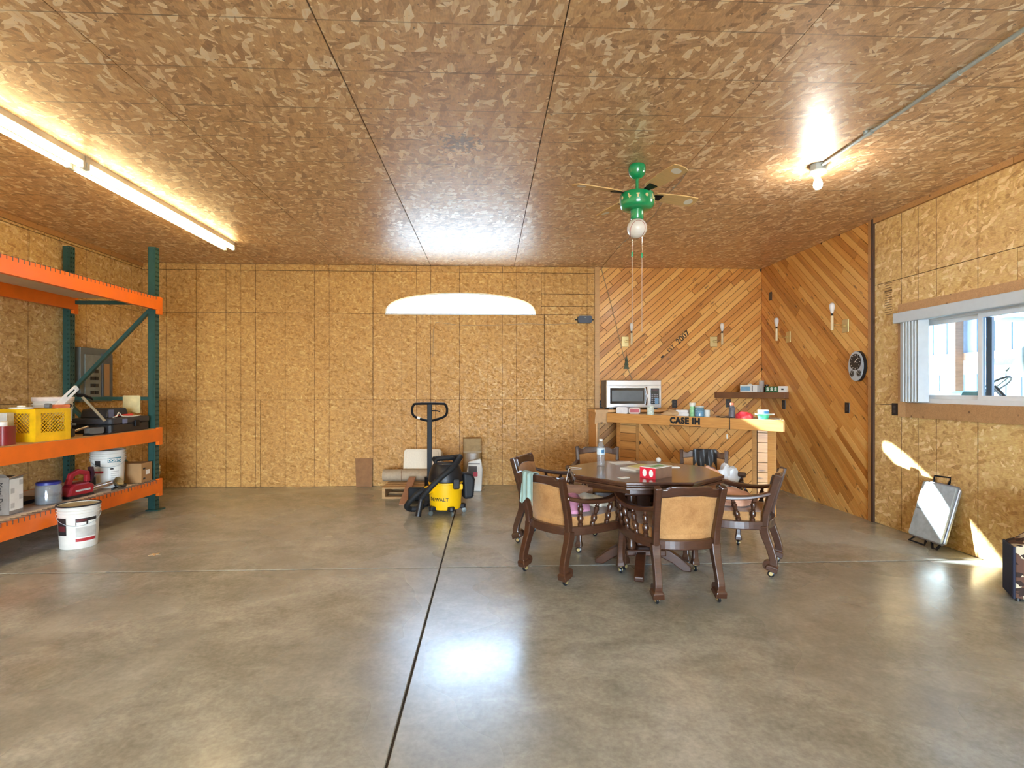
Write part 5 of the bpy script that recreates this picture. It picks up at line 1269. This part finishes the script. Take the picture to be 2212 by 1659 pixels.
for i in range(4): part('cup', MB().lathe([(0.028, 0.0+0.034*i), (0.036, 0.055+0.034*i), (0.037, 0.058+0.034*i), (0.034, 0.058+0.034*i)], 18), mat('cup_grey', (176, 164, 156), 0.6), t, smooth=True)
q = shelf_pt(1656, 0.19); t = thing('brown_bottle', 'small brown bottle with flat cap on the corner shelf', 'bottle', q)
part('body', MB().lathe([(0.030, 0), (0.032, 0.004), (0.032, 0.07), (0.020, 0.085), (0.020, 0.09)], 18), mat('amber', (70, 34, 20), 0.25), t, smooth=True); part('cap', MB().lathe([(0.034, 0.09), (0.034, 0.105), (0.002, 0.106)], 18), BLACKP, t, smooth=True)
q = shelf_pt(1670, 0.08); t = thing('sandpaper_box', 'green box with white letters on the corner shelf', 'box', q, sa)
part('box', MB().box(-0.085, 0.085, -0.05, 0.05, 0, 0.078), mat('box_dark_green', (38, 92, 56), 0.5), t, bevel=0.002)
for i in range(3): lettering('S', 0.06, PAPER, t, loc=(-0.055+0.05*i, -0.0515, 0.038), bold=0.003)
q = shelf_pt(1694, 0.065); t = thing('white_box', 'white carton at the right end of the corner shelf', 'box', q, R(-52))
part('box', MB().box(-0.055, 0.055, -0.055, 0.055, 0, 0.082), PAPER, t, bevel=0.002); part('print_patch', MB().box(-0.015, 0.015, -0.0565, -0.0555, 0.03, 0.05), INKB, t)

# ---- on the bar top
def bp(px, setback): return Mbar @ Vector((bar_x(px, setback), setback, BT))
q = bp(1345, 0.12)
t = thing('napkin_pack', 'clear wrapped pack of white napkins on the bar before the microwave', 'pack', q, BA+R(25))
part('pack', MB().prism(rrect(-0.075, 0.075, 0, 0.088, 0.018), -0.05, 0.05, 'xz'), mat('napkin_white', (226, 224, 226), 0.3, var=0.06, scale=30), t, smooth=True, bevel=0.008)
q = bp(1371, 0.20)
t = thing('snack_bag', 'red and white printed bag lying beside the napkin pack', 'bag', q, BA+R(30))
part('bag', MB().prism(rrect(-0.075, 0.075, 0, 0.082, 0.03), -0.045, 0.045, 'xz'), mat('bag_pale', (206, 182, 172), 0.4), t, smooth=True, bevel=0.012)
part('print_patch', MB().box(-0.055, 0.06, -0.0462, -0.0452, 0.02, 0.062), mat('bag_red', (176, 62, 72), 0.4), t)
q = bp(1405, 0.10)
t = thing('tin_can', 'pale floral tin standing on the bar front edge', 'tin', q)
part('body', MB().lathe([(0.042, 0), (0.044, 0.004), (0.044, 0.112), (0.042, 0.116), (0.039, 0.116), (0.039, 0.01), (0.002, 0.008)], 24), mat('tin_pattern', (212, 220, 208), 0.4, var=0.25, scale=45), t, smooth=True)
q = bp(1449, 0.14)
crumple(None, (q.x, q.y, BT+0.019), 0.085, (1.3, 1.0, 0.62), mat('kraft_paper', (186, 150, 108), 0.8, var=0.08), 'paper_bag', 'crumpled brown paper bag on the bar top', 'bag', 31)
q = bp(1479, 0.22)
t = thing('folded_towels', 'two folded white towels stacked on the bar', 'towels', q, BA)
for i, (w, z) in enumerate(((0.10, 0.0), (0.085, 0.036))): part('towel', MB().prism(rrect(-w, w, z, z+0.034, 0.015), -0.07, 0.07, 'xz'), mat('towel_white', (226, 228, 232), 0.8), t, smooth=True, bevel=0.01)
q = bp(1496, 0.13)
t = thing('green_bottle', 'white capped bottle with green and yellow label on the bar', 'bottle', q)
part('body', MB().lathe([(0.032, 0), (0.034, 0.004), (0.034, 0.09), (0.030, 0.10), (0.030, 0.118)], 20), mat('label_lime', (150, 206, 150), 0.4, var=0.3, scale=30), t, smooth=True)
part('cap', MB().lathe([(0.036, 0.118), (0.036, 0.158), (0.034, 0.162), (0.002, 0.162)], 20), WHITEP, t, smooth=True)
q = bp(1511, 0.10)
t = thing('clear_jar', 'clear blue tinted jar with flat lid on the bar', 'jar', q)
part('body', MB().lathe([(0.050, 0), (0.055, 0.006), (0.056, 0.08), (0.045, 0.105), (0.044, 0.11), (0.042, 0.11), (0.052, 0.08), (0.051, 0.01), (0.002, 0.006)], 24), BLUECLEAR, t, smooth=True)
part('lid', MB().lathe([(0.050, 0.11), (0.052, 0.112), (0.052, 0.126), (0.048, 0.130), (0.002, 0.130)], 24), mat('lid_silver', (190, 184, 172), 0.4), t, smooth=True)
part('contents', MB().lathe([(0.046, 0.008), (0.048, 0.06), (0.02, 0.075), (0.002, 0.07)], 18), mat('pale_blue_bits', (150, 196, 214), 0.5, var=0.3, scale=50), t, smooth=True)
q = bp(1527, 0.17)
single('white_mug', MB().lathe([(0.030, 0), (0.034, 0.004), (0.034, 0.08), (0.031, 0.08), (0.030, 0.008), (0.002, 0.006)], 20, o=tuple(q)), WHITEP, 'small white cup right of the clear jar on the bar', 'cup', smooth=True)
q = bp(1581, 0.12)
t = thing('soda_bottle', 'clear bottle with orange cap on the bar', 'bottle', q)
part('body', MB().lathe([(0.028, 0), (0.033, 0.006), (0.034, 0.06), (0.029, 0.075), (0.034, 0.09), (0.034, 0.115), (0.018, 0.135), (0.016, 0.145)], 20), mat('grey_plastic_clear', (140, 140, 150), 0.2, trans=0.5), t, smooth=True)
part('cap', MB().lathe([(0.021, 0.143), (0.021, 0.168), (0.019, 0.170), (0.002, 0.170)], 18), mat('cap_orange', (226, 120, 84), 0.4), t, smooth=True)
cp = [Mbar @ Vector((bar_x(1548, 0.14)+0.012*k, 0.14+0.03*math.sin(k*0.9), BT+0.006+0.004*math.sin(k*1.7))) for k in range(14)] + [Mbar @ Vector((bar_x(1577, 0.0), y_, z_)) for y_, z_ in ((0.06, BT+0.006), (-0.006, BT+0.008), (-0.010, BT-0.03), (-0.008, BT-0.12))]
single('charger_cord', MB().tube(smooth_path(cp, 3), 0.0045, 6), BLACKP, 'black charging cord coiled on the bar and hanging over its edge', 'cord', smooth=True)
q = Mbar @ Vector((bar_x(1567, 0.14), 0.183, 0.835))
single('cord_tag', MB().cbox((0, 0, 0), (0.018, 0.003, 0.05), Matrix.Translation(q) @ Matrix.Rotation(BA, 4, 'Z')), PAPER, 'small white tag stuck on the chevron boards below the cord', 'tag')
q = bp(1608, 0.13)
crumple(None, (q.x, q.y, BT+0.018), 0.088, (1.1, 0.85, 0.62), mat('red_pouch', (206, 48, 60), 0.4, var=0.08), 'red_pouch', 'crumpled red pouch on the right half of the bar', 'pouch', 44, amp=0.14)
q = bp(1649, 0.12)
t = thing('plastic_tubs', 'stacked green and white tubs with blue lid at the right end of the bar', 'tubs', q)
part('tub', MB().lathe([(0.045, 0), (0.06, 0.045), (0.078, 0.047), (0.078, 0.052), (0.06, 0.052)], 24), mat('tub_green', (70, 178, 140), 0.4), t, smooth=True)
part('tub', MB().lathe([(0.052, 0.0525), (0.056, 0.095), (0.052, 0.10), (0.002, 0.10)], 24), mat('tub_white', (226, 232, 236), 0.4), t, smooth=True)
part('band', MB().sheet(lambda u, v: (0.0575*math.sin(-0.4+1.4*u), -0.0575*math.cos(-0.4+1.4*u), 0.062+0.025*v), 8, 1, 0.0006), mat('tub_blue', (70, 140, 200), 0.4), t)
part('spoon', MB().tube([(-0.10, -0.02, 0.058), (0.10, -0.04, 0.056)], 0.006, 6), WHITEP, t)
# cloth over the end of the side counter
def cfn(u, v):
    if v < 0.4: return (1.43+0.16*u, 7.34-0.18*(v/0.4), SZ+0.005)
    return (1.43+0.16*u+0.01*math.sin(5*v), 7.152-0.006*math.sin(7*u), SZ+0.004-(v-0.4)/0.6*(0.20-0.03*math.sin(3*u)))
single('kraft_cloth', MB().sheet(cfn, 8, 14, 0.004), mat('tan_cloth', (196, 160, 118), 0.85, var=0.06), 'tan cloth hanging over the corner of the counter below the microwave', 'cloth', smooth=True)

# ================================================================== VACUUM, PALLET AND THE THINGS ROUND THEM
vx = thing('shop_vacuum', 'yellow and black wet dry shop vacuum on castors', 'vacuum', (-0.475, 6.02, 0), R(14))
part('tank', MB().lathe([(0.155, 0.055), (0.165, 0.062), (0.172, 0.10), (0.185, 0.33), (0.192, 0.335), (0.192, 0.352), (0.184, 0.355), (0.002, 0.355)], 40), YELLOW, vx, smooth=True)
part('tank_bumper', MB().prism(rrect(0.06, 0.155, 0.285, 0.345, 0.012), -0.205, -0.155, 'xz'), YELLOW, vx, bevel=0.006)
hd = part('head', MB().lathe([(0.190, 0.357), (0.193, 0.372), (0.188, 0.40), (0.180, 0.45), (0.155, 0.52), (0.13, 0.548), (0.06, 0.556), (0.002, 0.556)], 40), BLACKP, vx, smooth=True)
part('handle', MB().tube(smooth_path([(-0.11, 0.03, 0.53), (-0.10, 0.03, 0.585), (-0.05, 0.0, 0.605), (0.05, 0.0, 0.605), (0.10, 0.03, 0.585), (0.11, 0.03, 0.53)]), 0.019, 10, up=(0, 1, 0)), RUBBER, hd, smooth=True)
part('latch', MB().box(0.05, 0.12, -0.215, -0.17, 0.29, 0.40), BLACKP, hd, bevel=0.012)
part('switch_badge', MB().cbox((-0.065, -0.178, 0.43), (0.072, 0.012, 0.030), Matrix.Rotation(R(-8), 4, 'X')), YELLOW, hd, bevel=0.003)
part('switch_badge', MB().cbox((-0.03, -0.165, 0.52), (0.05, 0.014, 0.03), Matrix.Rotation(R(-8), 4, 'X')), YELLOW, hd, bevel=0.003)
lettering('DEWALT', 0.054, INKB, vx, loc=(0, 0, 0.175), wrap=(0.1775, -0.62), bold=0.0008, spacing=1.08)
part('hose_port', MB().cyl((-0.165, -0.06, 0.275), (-0.225, -0.085, 0.275), 0.045, n=18), YELLOW, vx, smooth=True)
for k in range(5):
    a = R(72*k-80)
    Mk = Matrix.Rotation(a, 4, 'Z')
    arm_ = part('castor_arm', MB().prism([(0.12, -0.045), (0.21, -0.03), (0.225, 0.0), (0.21, 0.03), (0.12, 0.045)], 0.05, 0.10, 'xy', Mk), BLACKP, vx, bevel=0.01)
    part('castor', MB().cyl((0.205, -0.014, 0.026), (0.205, 0.014, 0.026), 0.026, n=16) if False else MB().lathe([(0.012, -0.013), (0.026, -0.010), (0.026, 0.010), (0.012, 0.013)], 16, M=Mk @ Matrix.Translation((0.205, 0, 0.026)) @ Matrix.Rotation(R(90), 4, 'X')), GREYM, arm_, smooth=True)
hp_ = smooth_path([(-0.215, -0.083, 0.275), (-0.30, -0.11, 0.26), (-0.38, -0.10, 0.19), (-0.43, -0.05, 0.11), (-0.38, 0.02, 0.06), (-0.28, 0.00, 0.07), (-0.235, -0.07, 0.14)], 8)
part('hose', MB().tube(hp_, 0.030, 10, scales=[1.0 + (0.06 if k % 2 else -0.03) for k in range(len(hp_))]), RUBBER, vx, smooth=True)
hp2 = smooth_path([(-0.29, -0.19, 0.21), (-0.20, -0.235, 0.33), (-0.08, -0.235, 0.44), (0.05, -0.20, 0.53), (0.13, -0.11, 0.605), (0.16, -0.01, 0.615), (0.13, 0.10, 0.60), (0.0, 0.16, 0.585), (-0.12, 0.10, 0.585)], 8)
part('hose', MB().tube(hp2, 0.029, 10, scales=[1.0 + (0.06 if k % 2 else -0.03) for k in range(len(hp2))]), RUBBER, vx, smooth=True)
part('wand', MB().cyl((-0.29, -0.19, 0.215), (-0.33, -0.22, 0.03), 0.026, 0.032, n=14), BLACKP, vx, smooth=True)
part('accessory_bag', MB().prism([(0.20, 0.14), (0.31, 0.15), (0.33, 0.36), (0.30, 0.42), (0.19, 0.44)], -0.05, 0.11, 'xz'), mat('bag_black', (18, 20, 24), 0.6), vx, bevel=0.03, seg=3)

# ---- pallet with rolled mat, foam box
pa = thing('pallet', 'small weathered wooden pallet by the back wall', 'pallet', (-0.86, 7.17, 0))
PALW = mat('pallet_wood', (176, 138, 92), 0.8, var=0.15, scale=6, stretch=(2, 8, 8))
for y in (-0.31, -0.16, 0.0, 0.16, 0.31): part('deck_board', MB().box(-0.47, 0.47, y-0.055, y+0.055, 0.122, 0.142), PALW, pa, bevel=0.002, seg=1)
for x in (-0.45, 0.0, 0.45): part('stringer', MB().box(x-0.02, x+0.02, -0.36, 0.36, 0.022, 0.1215), PALW, pa)
for y in (-0.31, 0.0, 0.31): part('bottom_board', MB().box(-0.47, 0.47, y-0.05, y+0.05, 0.0, 0.0215), PALW, pa)
FELT = mat('grey_felt', (172, 156, 132), 0.95, var=0.08, scale=30, bump=0.3)
rl = thing('rolled_mat', 'grey beige felt mat rolled up on the pallet', 'mat', (-1.02, 7.28, 0.142), R(1))
prof = [(0.115*math.cos(a)*1.0, 0.08+0.078*math.sin(a)) for a in [2*math.pi*k/24 for k in range(24)]]
part('roll', MB().prism(prof, -0.38, 0.38, 'yz'), FELT, rl, smooth=True)
sp_ = [(0.0, (0.09-0.0028*k)*math.cos(0.5*k), 0.08+(0.062-0.0019*k)*math.sin(0.5*k)) for k in range(30)]
part('end_spiral', MB().tube([(-0.383, y, z) for _, y, z in sp_], 0.004, 5, up=(1, 0, 0)), mat('felt_dark', (110, 98, 84), 0.9), rl)
part('twine', MB().tube([(-0.13, 0.117*math.cos(a), 0.08+0.080*math.sin(a)) for a in [2*math.pi*k/24 for k in range(24)]], 0.003, 5, closed=True, up=(1, 0, 0)), mat('brown_twine', (120, 80, 50), 0.8), rl)
fb = thing('foam_cooler', 'white foam cooler tipped back against the wall on the pallet', 'cooler', (-0.90, 7.455, 0.145), rot=(R(-11), 0, R(-4)))
FOAM = mat('white_foam', (226, 216, 196), 0.85, var=0.04, scale=60)
part('body', MB().prism(rrect(-0.26, 0.26, 0.0, 0.40, 0.05), -0.09, 0.075, 'xz'), FOAM, fb, bevel=0.015, seg=3)
part('lid_panel', MB().prism(rrect(-0.225, 0.225, 0.12, 0.37, 0.035), -0.102, -0.0905, 'xz'), FOAM, fb, bevel=0.006)
single('ramp_board', MB().bar([(-1.01, 6.40, 0.012), (-0.985, 7.05, 0.225)], 0.085, 0.022), mat('faded_red_wood', (156, 112, 84), 0.6, var=0.12), 'reddish brown board leaning on the front edge of the pallet', 'board')

# ---- pallet truck
pj = thing('pallet_truck', 'black pallet truck with upright loop handle behind the vacuum', 'pallet truck', (-0.69, 6.36, 0))
PJ = BLACKM
part('pole', MB().bar([(0, 0, 0.20), (0, 0.01, 1.195)], 0.055, 0.030, up=(0, 1, 0)), PJ, pj, bevel=0.004)
lp2 = smooth_path([(0.0, 0.01, 0.995), (0.10, 0.01, 1.02), (0.185, 0.01, 1.06), (0.205, 0.01, 1.13), (0.185, 0.01, 1.185), (0.14, 0.01, 1.20), (-0.14, 0.01, 1.20), (-0.185, 0.01, 1.185), (-0.205, 0.01, 1.13), (-0.185, 0.01, 1.06), (-0.10, 0.01, 1.02), (0.0, 0.01, 0.995)], 4)
part('loop_handle', MB().tube(lp2, 0.014, 8, up=(0, 1, 0)), PJ, pj, smooth=True)
part('lever', MB().tube([(0.02, 0.0, 1.12), (0.09, -0.01, 1.118), (0.12, -0.01, 1.108)], 0.007, 8, up=(0, 1, 0)), PJ, pj, smooth=True)
part('tape', MB().cyl((-0.145, 0.01, 1.040), (-0.112, 0.01, 1.026), 0.0155, n=10), PAPER, pj, smooth=True)
part('pump', MB().cyl((0, 0.02, 0.10), (0, 0.02, 0.34), 0.06, n=18), PJ, pj, smooth=True)
part('wheel', MB().cyl((-0.055, 0.0, 0.09), (0.055, 0.0, 0.09), 0.09, n=20), RUBBER, pj, smooth=True)
part('crossbar', MB().box(-0.26, 0.26, 0.08, 0.16, 0.045, 0.20), PJ, pj, bevel=0.01)
for s in (-1, 1): part('fork', MB().box(s*0.19-0.07, s*0.19+0.07, 0.16, 0.40, 0.03, 0.09), PJ, pj, bevel=0.006)

# ---- wrapped roll and bags right of the vacuum
wr_ = thing('wrapped_bundle', 'tall tan bundle wrapped in clear film against the back wall', 'bundle', (-0.222, 7.44, 0), R(3))
part('bundle', MB().prism(rrect(-0.125, 0.125, -0.11, 0.11, 0.035), 0.0, 0.70, 'xy'), mat('burlap', (158, 132, 92), 0.8, var=0.14, scale=18, bump=0.3), wr_, smooth=True)
part('film', MB().prism(rrect(-0.131, 0.131, -0.116, 0.116, 0.037), 0.02, 0.50, 'xy'), glass('wrap_film', (236, 228, 212), 0.25, 0.2), wr_, smooth=True)
part('strap', MB().prism(rrect(-0.128, 0.128, -0.113, 0.113, 0.036), 0.51, 0.525, 'xy'), FELT, wr_)
bgp = thing('printed_bag', 'white plastic bag with dark and red print leaning on the wrapped bundle', 'bag', (-0.19, 7.27, 0.0), R(-6))
part('bag', MB().prism([(-0.09, 0.0), (0.10, 0.0), (0.115, 0.30), (0.09, 0.44), (-0.08, 0.40), (-0.10, 0.25)], -0.035, 0.035, 'xz'), mat('bag_white', (222, 220, 214), 0.4, var=0.05), bgp, bevel=0.02, seg=3)
part('print_patch', MB().box(-0.075, 0.04, -0.0375, -0.0355, 0.20, 0.34), mat('print_charcoal', (74, 66, 62), 0.5), bgp)
part('print_patch', MB().box(-0.01, 0.05, -0.0385, -0.0377, 0.205, 0.26), mat('print_red', (176, 56, 74), 0.5), bgp)
part('print_stripe', MB().box(-0.075, 0.08, -0.0375, -0.0355, 0.365, 0.378), INKB, bgp)
# ---- dark board leaning on the back wall
p = plane_y(785, 1040, 7.64)
single('brown_board', MB().prism([(-0.10, 0), (0.12, 0), (0.12, 0.40), (-0.125, 0.395)], -0.012, 0.0, 'xz', Matrix.Translation((p.x, 7.645, 0.003)) @ Matrix.Rotation(R(-7), 4, 'X')), mat('stained_ply', (138, 96, 54), 0.7, var=0.12), 'dark brown offcut board leaning on the back wall left of the pallet', 'board')

# ---- folded camp table leaning on the right wall
ct = thing('folding_table', 'grey folded metal camp table leaning on the right wall in sunlight', 'table', (3.80, 4.545, 0.0), rot=(0, R(17), 0))
ALU = mat('grey_enamelled_alu', (176, 188, 192), 0.4, 0.3, var=0.12, scale=20)
part('panel', MB().prism(rrect(-0.175, 0.175, 0.065, 0.56, 0.02), -0.03, 0.03, 'yz'), ALU, ct, bevel=0.006)
part('rim', MB().tube([(0, y, z) for y, z in rrect(-0.178, 0.178, 0.062, 0.563, 0.022)], 0.010, 6, closed=True, up=(1, 0, 0)), mat('alu_edge', (150, 150, 156), 0.3, 0.8), ct, smooth=True)
part('seam', MB().box(-0.0315, -0.0302, -0.174, 0.174, 0.308, 0.312), BLACKM, ct)
part('handle', MB().bar([(-0.0, 0.09, 0.565), (-0.0, 0.10, 0.625), (-0.0, -0.07, 0.635), (-0.0, -0.06, 0.572)], 0.014, 0.014, up=(1, 0, 0)), BLACKM, ct)
part('foot_frame', MB().bar([(-0.0, 0.12, 0.058), (-0.02, 0.15, 0.012), (-0.02, -0.02, 0.012), (-0.0, 0.0, 0.058)], 0.014, 0.014, up=(1, 0, 0)), BLACKM, ct)
part('foot_frame', MB().bar([(-0.0, -0.06, 0.058), (-0.015, -0.10, 0.012), (-0.015, -0.14, 0.012), (-0.0, -0.15, 0.058)], 0.014, 0.014, up=(1, 0, 0)), BLACKM, ct)

# ---- camouflage seat at the right edge
CAMO = camo(); NAVY = mat('navy_canvas', (30, 36, 58), 0.8, var=0.12)
rc = thing('camouflage_seat', 'low seat in brown camouflage fabric with navy side cut by the right edge', 'seat', (3.40, 3.34, 0.0), R(-32))
part('body', MB().prism([(0.0, 0.02), (0.0, 0.355), (0.05, 0.375), (0.10, 0.42), (0.13, 0.50), (0.145, 0.64), (0.42, 0.67), (0.42, 0.02)], 0.0, 0.22, 'xz'), CAMO, rc, bevel=0.012)
part('side_panel', MB().box(-0.012, -0.0005, 0.0, 0.22, 0.02, 0.352), NAVY, rc, bevel=0.004)
part('edge_piping', MB().tube([(-0.006, -0.004, 0.02), (-0.006, -0.004, 0.355)], 0.008, 6, up=(0, 1, 0)), NAVY, rc)
part('ring', MB().tube([(0.125+0.018*math.cos(a), -0.008, 0.63+0.018*math.sin(a)) for a in [2*math.pi*k/16 for k in range(16)]], 0.004, 6, closed=True, up=(0, 1, 0)), CHROME, rc, smooth=True)
for x in (0.02, 0.38):
    for y in (0.03, 0.19): part('foot', MB().cyl((x, y, 0), (x, y, 0.02), 0.015), BLACKP, rc)
